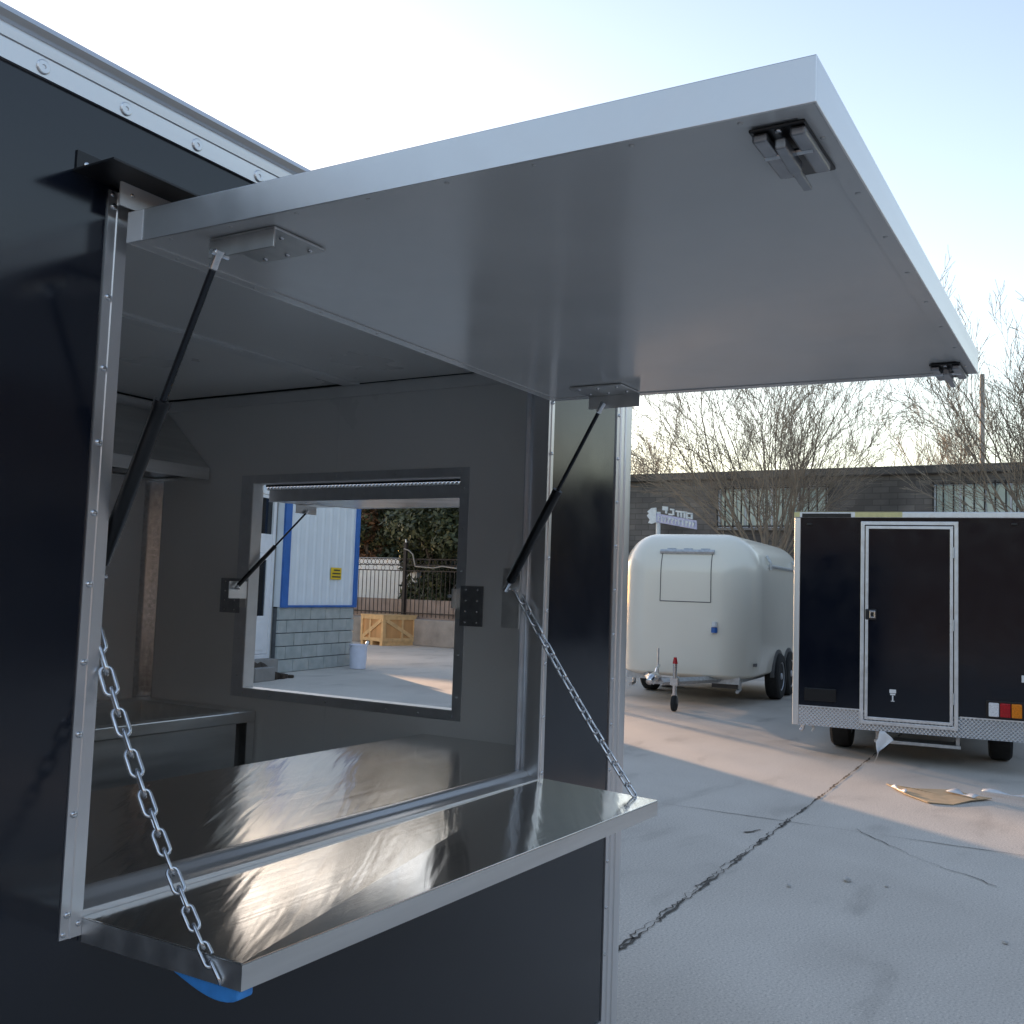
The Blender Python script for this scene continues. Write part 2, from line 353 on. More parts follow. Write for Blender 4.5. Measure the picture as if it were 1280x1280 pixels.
# ceiling panels with a seam batten running along the trailer, dark strips painting the shaded gap above the cove trim
box(X0+.05, XI-.014, .062, 1.045, 2.333, 2.345).build('ceiling_panel', 'panel', T)
box(X0+.05, XI-.014, 1.125, YI-.014, 2.337, 2.345).build('ceiling_panel', 'panel', T)
box(X0+.05, XI-.014, 1.047, 1.123, 2.327, 2.344).build('ceiling_batten', 'ctrim', T, bevel=.003)
box(X0+.05, 1.3, 1.06, 1.11, 2.3235, 2.3265).build('ceiling_batten', 'ctrim', T)
box(XI-.011, XI, .06, YI-.011, 2.287, 2.331).build('cove_trim', 'ctrim', T, bevel=.003)
box(X0+.05, XI-.012, YI-.011, YI, 2.287, 2.331).build('cove_trim', 'ctrim', T, bevel=.003)
box(XI-.0135, XI, .06, YI-.0136, 2.3312, 2.3405).build('cove_gap_shade', 'dark', T)
box(X0+.05, XI-.0136, YI-.0135, YI, 2.3312, 2.3405).build('cove_gap_shade', 'dark', T)
# interior corner angle
box(XI-.004, XI, YI-.045, YI, 1.0, 2.286).build('corner_angle', 'zinc', T)
box(XI-.060, XI-.004, YI-.004, YI, 1.0, 2.286).build('corner_angle', 'zinc', T)
# screws: domed pan head
sm = MB().lathe([(.0052, 0), (.0052, .0012), (.0042, .0028), (.002, .0036)], (0, 0, 0), 'z', 10)
SCREW = shared(sm, 'screw', 'zinc', True)
RIV = shared(MB().lathe([(.0105, 0), (.0105, .0016), (.009, .0026), (.0035, .0026), (.0028, .0012)], (0, 0, 0), 'z', 16), 'rivet', 'alu')
FR = (R_(90), 0, 0)      # z axis -> -y (front face)
def screw(parent, p, rot=FR, s=1.): return put('screw', SCREW, parent, p, rot, (s, s, s))
# opening trims on the outside
def trim_profile_z(x0, x1, z0, z1, name, flip=1):
    mb = MB(); w_ = x1-x0
    pr = [(x0, 0), (x0, -.003), (x0+w_*.40, -.0032), (x0+w_*.43, -.0052), (x0+w_*.50, -.0052), (x0+w_*.53, -.0038), (x1, -.0038), (x1, 0)]
    mb.prism([(x, y, z0) for x, y in pr], (0, 0, z1-z0)); return mb.build(name, 'aluz', T)
tl = trim_profile_z(0, .036, 1.076, 2.187, 'opening_trim')
tr = trim_profile_z(1.398, 1.427, 1.076, 2.187, 'opening_trim')
tt = MB().prism([(.037, 0, 2.15), (.037, -.0035, 2.15), (.037, -.0035, 2.187), (.037, 0, 2.187)], (1.36, 0, 0)).build('opening_trim', 'alu', T)
for z in (2.163, 2.022, 1.913, 1.80, 1.694, 1.588, 1.473, 1.368, 1.253, 1.11): screw(tl, (.0095, -.0032, z))
screw(tl, (.003+.0025, -.0030, 1.083), s=.8); screw(tl, (.029, -.0038, 1.094), s=.9); screw(tl, (.006, -.003, 2.181), s=.7)
for z in (2.11, 1.972, 1.829, 1.69, 1.55, 1.41, 1.27, 1.125): screw(tr, (1.4135, -.0052, z))
for x in (.055, .2, .34, .48, .62, .76, .9, 1.04, 1.18, 1.32): screw(tt, (x, -.0035, 2.172))
# jambs (reveals) and inner angle
for (xa, xb, xc) in ((.030, .034, .05), (1.408, 1.412, 1.392)):
    box(xa, xb, .0005, .062, 1.086, 2.164).build('jamb', 'aluz', T)
    j2 = MB(); s_ = 1 if xc > xb else -1
    j2.box(xa, xc, .0622, .0655, 1.09, 2.16); j2.box(xa+.004*s_ if s_ < 0 else xb, xa+.001*s_ if s_ < 0 else xb+.003, .052, .062, 1.09, 2.16)
    j2.build('jamb_angle', 'aluw', T)
    j3 = MB(); xx = xa if s_ < 0 else xb; j3.tube([(xx+.004*s_, .052, 1.09), (xx+.004*s_, .052, 2.16)], .004, 8); j3.build('jamb_bead', 'aluw', T, smooth=True)
box(.034, 1.408, .0005, .062, 2.160, 2.164).build('head_jamb', 'alu', T)
# sill: rolled lip
pr = [(-.004, 1.076), (-.004, 1.1115), (.004, 1.1135), (.022, 1.1135), (.030, 1.117), (.036, 1.124), (.044, 1.1275), (.054, 1.1275), (.062, 1.123), (.066, 1.112), (.066, 1.09), (.02, 1.076)]
MB().prism([(.0345, y, z) for y, z in pr], (1.373, 0, 0)).build('sill', 'alu', T, autos=50)
# drip rail: black angle above the hatch
dr_o = box(-.058, 1.50, -.003, -.0003, 2.1965, 2.226).build('drip_rail', 'black', T)
box(-.062, 1.51, -.092, -.0003, 2.193, 2.196).build('drip_flange', 'black', dr_o)
box(-.004, 1.43, -.035, -.032, 2.1565, 2.1928).build('hinge_leaf', 'soffit', dr_o)
for x in (-.042, .30, .64, .98, 1.32): screw(dr_o, (x, -.003, 2.208))
for x in (.016, .2, .45, .7, .95, 1.2): screw(dr_o, (x, -.035, 2.177), s=.6)
# roof rail
pr = [(0, 2.306), (-.006, 2.306), (-.007, 2.3340), (-.0052, 2.3346), (-.0052, 2.3356), (-.0085, 2.3362), (-.0095, 2.349), (-.0035, 2.3505), (-.0035, 2.3585), (-.0105, 2.3605), (-.0135, 2.370), (-.010, 2.379), (0, 2.384), (.05, 2.384), (.05, 2.3805), (0, 2.3805)]
rr = MB().prism([(X0, y, z) for y, z in pr], (XE-X0-.012, 0, 0)).build('roof_rail', 'alu', T)
for i in range(-12, 13):
    x = .017+.141*i
    if X0+.03 < x < XE-.04: put('rivet', RIV, rr, (x, -.0065, 2.320), FR)
re_ = MB().prism([(XE-y if y < 0 else XE-y, 0.012, z) for y, z in pr], (0, YB-.024, 0)).build('roof_rail', 'alu', T)
# corner posts
def corner_post(xs, ys):
    sx = 1 if xs == XE else -1; sy = -1 if ys == 0 else 1; mb = MB()
    def q(dx, dy): return (xs-sx*dx, ys-sy*dy)
    pts = [q(.105, 0), q(.105, -.004), q(.083, -.005), q(.080, -.009), q(.064, -.009), q(.062, -.006), q(.050, -.006), q(.048, -.010), q(.022, -.0105), q(.006, -.008), q(-.006, -.002),
           q(-.010, .012), q(-.010, .045), q(-.006, .048), q(-.006, .080), q(-.004, .105), q(0, .105), q(0, 0)]
    return mb.prism([(x, y, .27) for x, y in pts], (0, 0, 2.035)).build('corner_post', 'aluz', T)
cp = corner_post(XE, 0); corner_post(XE, YB); corner_post(X0, 0); corner_post(X0, YB)
for i in range(13): screw(cp, (XE-.094, -.0045, 2.146-.1335*i))
# chassis, wheels, bottom skirt
sk = MB(); sk.box(X0+.11, XE-.11, -.006, -.0004, .285, .36); sk.build('skirt', 'plate', T)
for y in (.35, 1.82): box(X0+.05, XE-.05, y-.03, y+.03, .34, .438).build('chassis_rail', 'galv', T)
box(-.9, .9, 1.05, 1.11, .33, .438).build('cross_member', 'galv', T)
def wheel(parent, c, r=.31, w_=.19, side=-1, rim='rim', name='wheel'):
    wb = MB(); hw = w_/2
    prof = [(r*.62, -hw*.8), (r*.66, -hw), (r*.9, -hw), (r*.985, -hw*.75), (r, -hw*.4), (r, hw*.4), (r*.985, hw*.75), (r*.9, hw), (r*.66, hw), (r*.62, hw*.8)]
    wo = wb.lathe(prof, c, 'y', 32).build(name, 'tyre', parent, autos=35)
    rb = MB(); s_ = side
    rb.lathe([(r*.64, s_*hw*.55), (r*.64, s_*hw*.85), (r*.58, s_*hw*.9), (r*.54, s_*hw*.5), (r*.28, s_*hw*.42), (r*.24, s_*hw*.7), (r*.15, s_*hw*.75), (r*.13, s_*hw*.95)], c, 'y', 24)
    rb.build('rim', rim, wo, autos=35)
    return wo
for y in (.25, 1.92): wheel(T, Vector((.1, y, .31+TZ)), side=-1 if y < 1 else 1)
MB().cyl((.1, .3, .46), (.1, 1.9, .46), .03).build('axle', 'galv', T)
MB().tube([(X0+.2, .5, .40), (X0-.95, 1.085, .40)], .04, 4).tube([(X0+.2, 1.67, .40), (X0-.95, 1.085, .40)], .04, 4).build('drawbar', 'galv', T)
MB().tube([(X0-.95, 1.085, .42), (X0-1.1, 1.085, .44), (X0-1.2, 1.085, .42)], [.05, .045, .06], 10).build('coupling', 'zinc', T)
for x in (X0+.15, XE-.15): MB().tube([(x, .35, .38), (x, .35, .19)], .022, 8).lathe([(.06, .151), (.06, .165), (.02, .19)], (x, .35, 0)).build('stabiliser_leg', 'zinc', T)

# shelf outside
shz = {(0, 0): 1.102, (1, 0): 1.1095, (0, 1): 1.104, (1, 1): 1.096}
sx0, sx1, sy1 = .0355, 1.4265, -.329
TH = .036
S_t = [(sx0, sy1, shz[0, 1]), (sx1, sy1, shz[1, 1]), (sx1, -.0045, shz[1, 0]), (sx0, -.0045, shz[0, 0])]
def shelf_top_z(x, y):
    u = (x-sx0)/(sx1-sx0); v = (-y)/.329
    return (shz[0, 0]*(1-u)+shz[1, 0]*u)*(1-v)+(shz[0, 1]*(1-u)+shz[1, 1]*u)*v
gN = 24; sb = MB(); vs_ = []; 
shelf = MB().hexa([(x, y, z-.0025) for x, y, z in S_t], S_t).build('serving_shelf', 'sheet', T, bevel=.0012)
ap = MB()
ap.hexa([(sx0, sy1, shz[0, 1]-TH), (sx1, sy1, shz[1, 1]-TH), (sx1, sy1+.002, shz[1, 1]-TH), (sx0, sy1+.002, shz[0, 1]-TH)], [(sx0, sy1, shz[0, 1]-.0026), (sx1, sy1, shz[1, 1]-.0026), (sx1, sy1+.002, shz[1, 1]-.0026), (sx0, sy1+.002, shz[0, 1]-.0026)])
ap.build('shelf_edge', 'steel', shelf)
for xa, k in ((sx0, 0), (sx1-.002, 1)):
    a = MB(); a.hexa([(xa, sy1+.0022, shz[k, 1]-TH), (xa+.002, sy1+.0022, shz[k, 1]-TH), (xa+.002, -.0045, shz[k, 0]-TH), (xa, -.0045, shz[k, 0]-TH)],
                     [(xa, sy1+.0022, shz[k, 1]-.0026), (xa+.002, sy1+.0022, shz[k, 1]-.0026), (xa+.002, -.0045, shz[k, 0]-.0026), (xa, -.0045, shz[k, 0]-.0026)])
    a.build('shelf_edge', 'steel', shelf)
# blue pads under the shelf ends
for xa, m_, y0, y1, dz in ((.042, 'blue', -.318, -.185, .030), (1.385, 'teal', -.318, -.22, .014)):
    mb = MB(); n = 12; pts = []
    zb = shelf_top_z(xa, -.25)-TH
    for i in range(n+1):
        t = i/n; y = y0+(y1-y0)*t; pts.append((xa, y, zb-dz*(max(0, math.sin(math.pi*min(1, t*.9+.08)))**.55)*(1.1-.75*t)))
    mb.prism([(xa, y0, zb+.004)]+pts+[(xa, y1, zb+.004)], (.028, 0, 0)); mb.build('foam_pad', m_, shelf, bevel=.005)

# inner counter
kx0, ky0, ky1, kz = -.7, .068, .7145, 1.108
ct = box(kx0, XI-.001, ky0, ky1, kz-.003, kz).build('counter_top', 'sheet', T, bevel=.0012)
box(kx0, XI-.001, ky1-.002, ky1, kz-.045, kz-.0032).build('counter_edge', 'steel', ct)
for x in (-.68, .3, 1.0, 1.84): box(x-.019, x+.019, ky1-.06, ky1-.022, ZF, kz-.0035).build('counter_leg', 'steel', ct)
box(kx0, XI-.002, ky0, ky1-.07, ZF+.18, ZF+.2).build('counter_undershelf', 'steel', ct)

# chains
def link_mesh():
    L_, W_, wr = .0345, .0135, .0026; P = []; n = 7; r = W_/2+.0005; h = L_/2-r+.001
    for i in range(n+1): a = -math.pi/2+math.pi*i/n; P.append((h+r*math.cos(a), r*math.sin(a), 0))
    for i in range(n+1): a = math.pi/2+math.pi*i/n; P.append((-h+r*math.cos(a), r*math.sin(a), 0))
    return MB().tube(P, wr, 7, closed=True)
LINK = shared(link_mesh(), 'chain_link', 'zinc', True)
def chain(a, b, sag, n, twist, bow=(0, 0, 0)):
    ch = MB().cyl(Vector(a)+Vector((0, .012, 0)), Vector(a)-Vector((0, .004, 0)), .006).build('chain', 'zinc', T)
    a = Vector(a); b = Vector(b); bow = Vector(bow)
    def pt(t): return a.lerp(b, t)+Vector((0, 0, -sag*4*t*(1-t)))+bow*(4*t*(1-t))
    for i in range(n):
        p0, p1 = pt(i/n), pt((i+1)/n); d = p1-p0
        q = d.to_track_quat('X', 'Z').to_matrix() @ Matrix.Rotation(R_(twist+(90 if i % 2 else 0)+random.uniform(-9, 9)), 3, 'X')
        o = put('chain_link', LINK, ch, (p0+p1)/2, q.to_euler(), (d.length/.0283*.99,)*3 if False else None)
        o.scale = (d.length/.0255*.93,)*3
    return ch
chain((.042, .055, 1.585), (.0355, -.288, 1.073), .035, 20, 35)
chain((1.392, .075, 1.60), (1.412, -.272, 1.103), .012, 19, 20)

# hatch (canopy)
H0, H1 = 2.1033, 2.0937; hx0, hx1, hy0, hy1, HT = .0164, 1.3613, -.030, -1.0612, .049
def hz(y): return H0+(H1-H0)*(y-hy0)/(hy1-hy0)
def slab(x0, x1, y0, y1, lo, hi):   # y0 outer (more negative)
    return MB().hexa([(x0, y0, hz(y0)+lo), (x1, y0, hz(y0)+lo), (x1, y1, hz(y1)+lo), (x0, y1, hz(y1)+lo)],
                     [(x0, y0, hz(y0)+hi), (x1, y0, hz(y0)+hi), (x1, y1, hz(y1)+hi), (x0, y1, hz(y1)+hi)])
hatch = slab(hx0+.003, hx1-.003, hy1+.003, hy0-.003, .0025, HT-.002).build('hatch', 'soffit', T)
e = .0028
slab(hx0, hx0+e, hy1, hy0, 0, HT).build('edge_rail', 'alu', hatch, bevel=.0008)
slab(hx1-e, hx1, hy1, hy0, 0, HT).build('edge_rail', 'alu', hatch, bevel=.0008)
slab(hx0+e, hx1-e, hy1, hy1+e, 0, HT).build('edge_rail', 'alu', hatch, bevel=.0008)
slab(hx0+e, hx1-e, hy0-e, hy0, 0, HT).build('edge_rail', 'alu', hatch, bevel=.0008)
for (a0, a1, b0, b1) in ((hx0+e, hx0+.026, hy1+e, hy0-e), (hx1-.026, hx1-e, hy1+e, hy0-e), (hx0+.026, hx1-.026, hy1+e, hy1+.026), (hx0+.026, hx1-.026, hy0-.026, hy0-e)):
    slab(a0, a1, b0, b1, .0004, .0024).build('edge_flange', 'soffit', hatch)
slab(hx0+.001, hx1-.001, hy1+.001, hy0-.001, HT-.0018, HT+.0005).build('hatch_skin', 'navy', hatch)
DN = (R_(180), 0, 0)
FST = shared(MB().lathe([(.0032, 0), (.0030, .0008), (.0015, .0013)], (0, 0, 0), 'z', 8), 'fastener', 'soffit', True)
for i in range(8):
    t = (i+.5)/8
    for x, y in ((hx0+.014, hy1+.02+t*(hy0-hy1-.04)), (hx1-.014, hy1+.02+t*(hy0-hy1-.04)), (hx0+t*(hx1-hx0), hy1+.014), (hx0+t*(hx1-hx0), hy0-.014)):
        put('fastener', FST, hatch, (x, y, hz(y)+.0004), DN)
# end collars at the hinge side
slab(hx0-.0012, hx0-.0002, hy0-.034, hy0, .001, HT-.001).build('end_cap', 'white', hatch)
# hinge tube between hatch and wall
MB().cyl((.04, -.018, 2.150), (1.36, -.018, 2.150), .008, 10).build('hinge', 'alu', T, smooth=True)
# latches under the outer corners
def latch(x, y):
    z = hz(y)+.0003
    b = box(x, x+.135, y-.030, y+.030, z-.004, z).build('latch', 'bplastic', hatch, bevel=.002)
    for yy in (-.021, .019):
        box(x+.004, x+.112, y+yy-.0085, y+yy+.0085, z-.014, z-.0042).build('latch_arm', 'lsteel', b, bevel=.003)
    MB().hexa([(x+.012, y-.007, z-.022), (x+.075, y-.008, z-.026), (x+.075, y+.006, z-.026), (x+.012, y+.005, z-.022)], [(x+.012, y-.007, z-.010), (x+.075, y-.008, z-.013), (x+.075, y+.006, z-.013), (x+.012, y+.005, z-.010)]).build('latch_lever', 'lsteel', b, bevel=.002)
    MB().hexa([(x+.072, y-.006, z-.025), (x+.125, y-.006, z-.027), (x+.125, y+.004, z-.027), (x+.072, y+.004, z-.025)], [(x+.072, y-.006, z-.018), (x+.125, y-.006, z-.022), (x+.125, y+.004, z-.022), (x+.072, y+.004, z-.018)]).build('latch_hook', 'lsteel', b, bevel=.0015)
    MB().cyl((x+.05, y-.026, z-.012), (x+.05, y+.026, z-.012), .004).build('latch_pin', 'zinc', b)
    for dx, dy in ((.125, -.022), (.125, .022), (.008, 0)): screw(b, (x+dx, y+dy, z-.004), DN, .8)
latch(.047, -1.012); latch(1.235, -1.012)
# gas struts
def strut(a, b, parent=T, r=.0122, frac=.5, name='gas_strut', sc=1.):
    a = Vector(a); b = Vector(b); d = (b-a).normalized()   # a = cylinder end (low), b = rod end (high)
    L_ = (b-a).length; m1 = a+d*.022*sc; m2 = a+d*(L_*frac); m3 = b-d*.024*sc
    o = MB().tube([m1, m1+d*.004, m2-d*.05*sc, m2-d*.012*sc, m2-d*.010*sc, m2], [r*.8, r, r, r, r*1.08, r*1.08], 14).build(name, 'bplastic', parent, autos=40)
    MB().cyl(m2+d*.0005, m3, r*.42, 10).build('rod', 'rod', o, smooth=False)
    for e_, q in ((a, m1), (b, m3)):
        s_ = (q-e_).normalized()
        MB().tube([q-s_*.002, e_+s_*.006, e_-s_*.006*sc], [r*.6, r*.55, r*.7], 10).build('end_socket', 'zinc', o, autos=40)
        MB().cyl(e_+Vector((-.014*sc if e_.x < 1 else .0, 0, 0)), e_+Vector((.018*sc, 0, 0)), .004*sc, 10).build('ball_stud', 'zinc', o)
    return o
strut((.054, .040, 1.60), (.046, -.196, 2.072), frac=.56)
strut((1.365, .093, 1.605), (1.308, -.205, 2.074), frac=.55)
# strut brackets
def l_bracket(xv, xh, y0, y1, drop):
    z = (hz(y0)+hz(y1))/2+.0003
    b = box(min(xv, xh), max(xv, xh), y0, y1, z-.0035, z).build('strut_bracket', 'steel', hatch, bevel=.001)
    s_ = 1 if xh > xv else -1
    box(xv, xv+.003*s_, y0, y1-.0, z-drop, z-.0037).build('bracket_flange', 'steel', b, bevel=.001)
    for i in range(2):
        for j in range(3): screw(b, (xv+s_*(.035+.06*i), y0+.02+j*(y1-y0-.04)/2, z-.0035), DN, .8)
l_bracket(.054, .163, -.297, -.166, .030); l_bracket(1.322, 1.21, -.300, -.160, .036)
for xa, xb, y0, y1 in ((.05, .053, .066, .15), (1.389, 1.392, .066, .12)):
    bk = box(xa, xb, y0, y1, 1.50, 1.66).build('jamb_bracket', 'steel', T)

# end window (hatch in the end wall)
wy0, wy1, wz0, wz1 = .601, 1.565, 1.196, 1.979
wf = MB().ring('x', XI-.003, XI-.0003, (.563, 1.627, 1.162, 2.012), (.598, 1.568, 1.193, 1.982)).build('window_trim', 'aluw', T)
MB().ring('x', XI-.001, XE+.003, (.586, 1.579, 1.181, 1.994), (wy0, wy1, wz0, wz1)).build('window_reveal', 'wframe', T)
LX = (0, R_(-90), 0)
for i in range(8):
    y = .60+.96*i/7
    screw(wf, (XI-.003, y, 1.176), LX, .8)
    if i % 2 == 0: screw(wf, (XI-.003, y, 1.997), LX, .7)
for i in range(6):
    z = 1.24+.7*i/5; screw(wf, (XI-.003, .581, z), LX, .8); screw(wf, (XI-.003, 1.598, z), LX, .6)
# outside trim of the end window
MB().ring('x', XE+.0003, XE+.004, (.565, 1.60, 1.16, 2.015), (wy0-.001, wy1+.001, wz0-.001, wz1+.001)).build('window_trim', 'aluz', T)
# piano hinge knuckles
KN = shared(MB().cyl((0, -.0052, 0), (0, .0052, 0), .0070, 8), 'hinge_knuckle', 'zinc', True)
hg = box(XE+.0045, XE+.0065, wy0+.01, wy1-.01, 1.9715, 1.995).build('piano_hinge', 'black', T)
n = 54
for i in range(n): put('hinge_knuckle', KN, hg, (XE+.012, wy0+.02+(wy1-wy0-.04)*i/(n-1), 1.9655))
# end hatch leaf
ex0, ex1, ey0, ey1 = XE+.018, 2.50, .592, 1.548
def eslab(x0, x1, y0, y1, lo, hi):
    def z(x): return 1.915+(x-ex0)*.035
    return MB().hexa([(x0, y0, z(x0)+lo), (x1, y0, z(x1)+lo), (x1, y1, z(x1)+lo), (x0, y1, z(x0)+lo)], [(x0, y0, z(x0)+hi), (x1, y0, z(x1)+hi), (x1, y1, z(x1)+hi), (x0, y1, z(x0)+hi)])
eh = eslab(ex0+.003, ex1-.003, ey0+.003, ey1-.003, .002, .043).build('end_hatch', 'soffit', T)
eslab(ex0, ex0+.003, ey0, ey1, 0, .045).build('edge_rail', 'aluw', eh); eslab(ex1-.003, ex1, ey0, ey1, 0, .045).build('edge_rail', 'alu', eh)
eslab(ex0+.003, ex1-.003, ey0, ey0+.003, 0, .045).build('edge_rail', 'alu', eh); eslab(ex0+.003, ex1-.003, ey1-.003, ey1, 0, .045).build('edge_rail', 'alu', eh)
eslab(ex0+.002, ex1-.002, ey0+.002, ey1-.002, .0435, .0465).build('hatch_skin', 'navy', eh)
for y, s_ in ((1.50, 1), (.66, -1)):
    b_ = box(2.10, 2.22, y-.05, y+.05, 1.9155, 1.919).build('strut_bracket', 'steel', eh); box(2.10, 2.22, y+.045*s_-.0015, y+.045*s_+.0015, 1.884, 1.9153).build('bracket_flange', 'steel', b_)
def strut2(a, b):
    a = Vector(a); b = Vector(b); d = (b-a).normalized(); L_ = (b-a).length
    o = MB().tube([a+d*.02, a+d*L_*.5, a+d*(L_*.5+.01)], [.0085, .0085, .009], 12).build('gas_strut', 'bplastic', T, autos=40)
    MB().cyl(a+d*(L_*.5+.011), b-d*.02, .004, 10).build('rod', 'rod', o)
    for e_, q in ((a, a+d*.02), (b, b-d*.02)): MB().tube([e_, q], [.007, .005], 10).build('end_socket', 'zinc', o)
    MB().cyl(a-Vector((.0, .02, 0)), a+Vector((0, .02, 0)), .004, 8).build('ball_stud', 'zinc', o)
strut2((1.80, 1.552, 1.572), (2.16, 1.535, 1.897)); strut2((1.885, .617, 1.575), (2.15, .62, 1.895))
for (ya, yb, yc) in ((.489, .580, .598), (1.708, 1.602, 1.570)):
    b_ = box(XI-.006, XI-.0032, ya, yb, 1.478, 1.611).build('window_bracket', 'lsteel', T, bevel=.001)
    lo, hi = min(yb, yc), max(yb, yc)
    box(XI-.095 if yc > 1 else XI-.03, XI+.03, yc-.0015, yc+.0015, 1.535, 1.60).build('bracket_flange', 'steel', b_); box(XI-.006, XI-.0034, lo+.0016 if yc < yb else lo, hi if yc < yb else hi-.0016, 1.50, 1.585).build('bracket_neck', 'steel', b_)
    for i in range(2):
        for j in range(4): screw(b_, (XI-.006, ya+(yb-ya)*(.25+.5*i), 1.49+.036*j), LX, .7)
# seam of the end lining below the window
for y, z0, z1 in ((1.15, .9, 1.160), (1.15, 2.014, 2.285)): box(XI-.0008, XI, y-.0015, y+.0015, z0, z1).build('panel_seam', 'ctrim', T)

# ------------------------------------------------------------------ things inside the trailer
SK = thing('sink_cabinet', 'stainless steel double sink cabinet in the corner under the wall shelf', 'sink', (1.3, 1.8, ZF-TZ), (1.3, 1.8, ZF))
sy0, sy1_, sxa, sxb, sz = 1.485, YI-.006, .55, XI-.006, 1.117
MB().ring('z', sz-.042, sz, (sxa, sxb, sy0, sy1_), (sxa+.05, sxb-.07, sy0+.055, sy1_-.08)).build('rim', 'steel', SK, bevel=.004)
for xa, xb in ((sxa+.06, 1.16), (1.20, sxb-.08)):
    bs = MB(); bs.ring('z', sz-.26, sz-.006, (xa, xb, sy0+.06, sy1_-.085), (xa+.003, xb-.003, sy0+.063, sy1_-.088)); bs.box(xa+.004, xb-.004, sy0+.064, sy1_-.089, sz-.262, sz-.258); bs.build('basin', 'steel', SK)
box(1.165, 1.195, sy0+.056, sy1_-.081, sz-.03, sz-.008).build('divider', 'steel', SK)
box(sxa+.04, sxb-.085, sy0+.012, sy0+.016, ZF+.1, sz-.043).build('front_panel', 'steel', SK)
for x in (sxa+.002, sxb-.04):
    for y in (sy0+.002, sy1_-.042): box(x, x+.038, y, y+.038, ZF, sz-.0425).build('leg', 'steel', SK, bevel=.002)
WS = thing('range_hood', 'stainless range hood with sloped front above the sink corner', 'range hood', (1.3, 2.0, 2.0-TZ), (1.3, 2.0, 2.0))
hx_a, hx_b = .55, XI-.006
MB().ring('z', 2.0, 2.048, (hx_a, hx_b, 1.808, YI-.006), (hx_a+.003, hx_b-.003, 1.811, YI-.009)).build('lip', 'steel', WS, bevel=.001)
MB().ring('z', 2.004, 2.007, (hx_a+.004, hx_b-.004, 1.812, YI-.0095), (hx_a+.05, hx_b-.05, 1.86, YI-.05)).build('gutter', 'steel', WS)
MB().prism([(hx_a, 1.809, 2.0483), (hx_a, 1.812, 2.0483), (hx_a, YI-.045, 2.283), (hx_a, YI-.049, 2.283)], (hx_b-hx_a, 0, 0)).build('sloped_front', 'steel', WS)
for x in (hx_a+.001, hx_b-.004): MB().prism([(x, 1.8135, 2.0485), (x, YI-.007, 2.0485), (x, YI-.007, 2.282), (x, YI-.0445, 2.282)], (.003, 0, 0)).build('end_plate', 'steel', WS)
for i in range(4): box(hx_a+.06+.31*i, hx_a+.34+.31*i, 1.87, YI-.06, 2.01, 2.016).build('grease_filter', 'lsteel', WS)

# ------------------------------------------------------------------ CREAM CARAVAN
def rounded_body(L_, W_, z0, z1, rx, ry, rt, rb, n=26):
    mb = MB(); me = bmesh.new()
    # six gridded faces mapped to a rounded box
    def mp(q):
        x, y, z = q; hx, hy = L_/2, W_/2
        cx = max(-hx+rx, min(hx-rx, x)); cy = max(-hy+ry, min(hy-ry, y)); cz = max(z0+rb, min(z1-rt, z))
        rz = rt if z > cz else rb
        d = Vector(((x-cx)/rx, (y-cy)/ry, (z-cz)/rz))
        if d.length > 1e-6: d.normalize()
        p_ = Vector((cx+d.x*rx, cy+d.y*ry, cz+d.z*rz))
        # sides lean in a little towards the floor and roof
        t = (p_.z-z0)/(z1-z0); k = 1-.035*max(0, (.35-t)/.35)**1.5-.02*max(0, (t-.5)/.5)
        b = 1-.06*(p_.y/hy)**2 if p_.x < 0 else 1-.03*(p_.y/hy)**2
        return Vector((p_.x*(b if abs(p_.x) > hx-rx else 1), p_.y*k, p_.z))
    def lin(a, b, r1, r2, n):
        # dense near the rounded ends
        out = []
        m = n//3
        for i in range(m): out.append(a+r1*(1-math.cos(math.pi/2*i/m)) if False else a+r1*i/m)
        for i in range(n-2*m): out.append(a+r1+(b-a-r1-r2)*i/(n-2*m))
        for i in range(m+1): out.append(b-r2+r2*i/m)
        return out
    xs = lin(-L_/2, L_/2, rx, rx, 30); ys = lin(-W_/2, W_/2, ry, ry, 24); zs = lin(z0, z1, rb, rt, 24)
    def face(us, vs, f):
        g = [[me.verts.new(mp(f(u, v))) for v in vs] for u in us]
        for i in range(len(us)-1):
            for j in range(len(vs)-1): me.faces.new((g[i][j], g[i+1][j], g[i+1][j+1], g[i][j+1]))
    face(xs, ys, lambda u, v: (u, v, z1)); face(xs, ys, lambda u, v: (u, v, z0))
    face(xs, zs, lambda u, v: (u, -W_/2, v)); face(xs, zs, lambda u, v: (u, W_/2, v))
    face(ys, zs, lambda u, v: (-L_/2, u, v)); face(ys, zs, lambda u, v: (L_/2, u, v))
    bmesh.ops.remove_doubles(me, verts=me.verts, dist=1e-4); bmesh.ops.recalc_face_normals(me, faces=me.faces)
    me.verts.index_update(); mb.v = [v.co.copy() for v in me.verts]; mb.f = [tuple(v.index for v in f.verts) for f in me.faces]
    me.free(); return mb, mp
CYAW = R_(5.0); CL, CW = 4.2, 1.98; cz0, cz1 = .33, 2.335
fc = Vector((12.05, 3.82, 0))                       # middle of the front face on the ground
cc = fc+Vector((math.cos(CYAW), math.sin(CYAW), 0))*(CL/2)
CV = thing('caravan', 'cream rounded fibreglass caravan with closed front hatch and tandem wheels', 'caravan', cc, (0, 0, 0), rz=CYAW)
bm_, cmap = rounded_body(CL, CW, cz0, cz1, .62, .50, .56, .10)
body = bm_.build('body', 'cream', CV, smooth=True)
def on_front(y, z, off=0):
    """local point on the front face"""
    lo = cmap((-CL/2, y, z)); return Vector((lo.x-off, lo.y, lo.z))
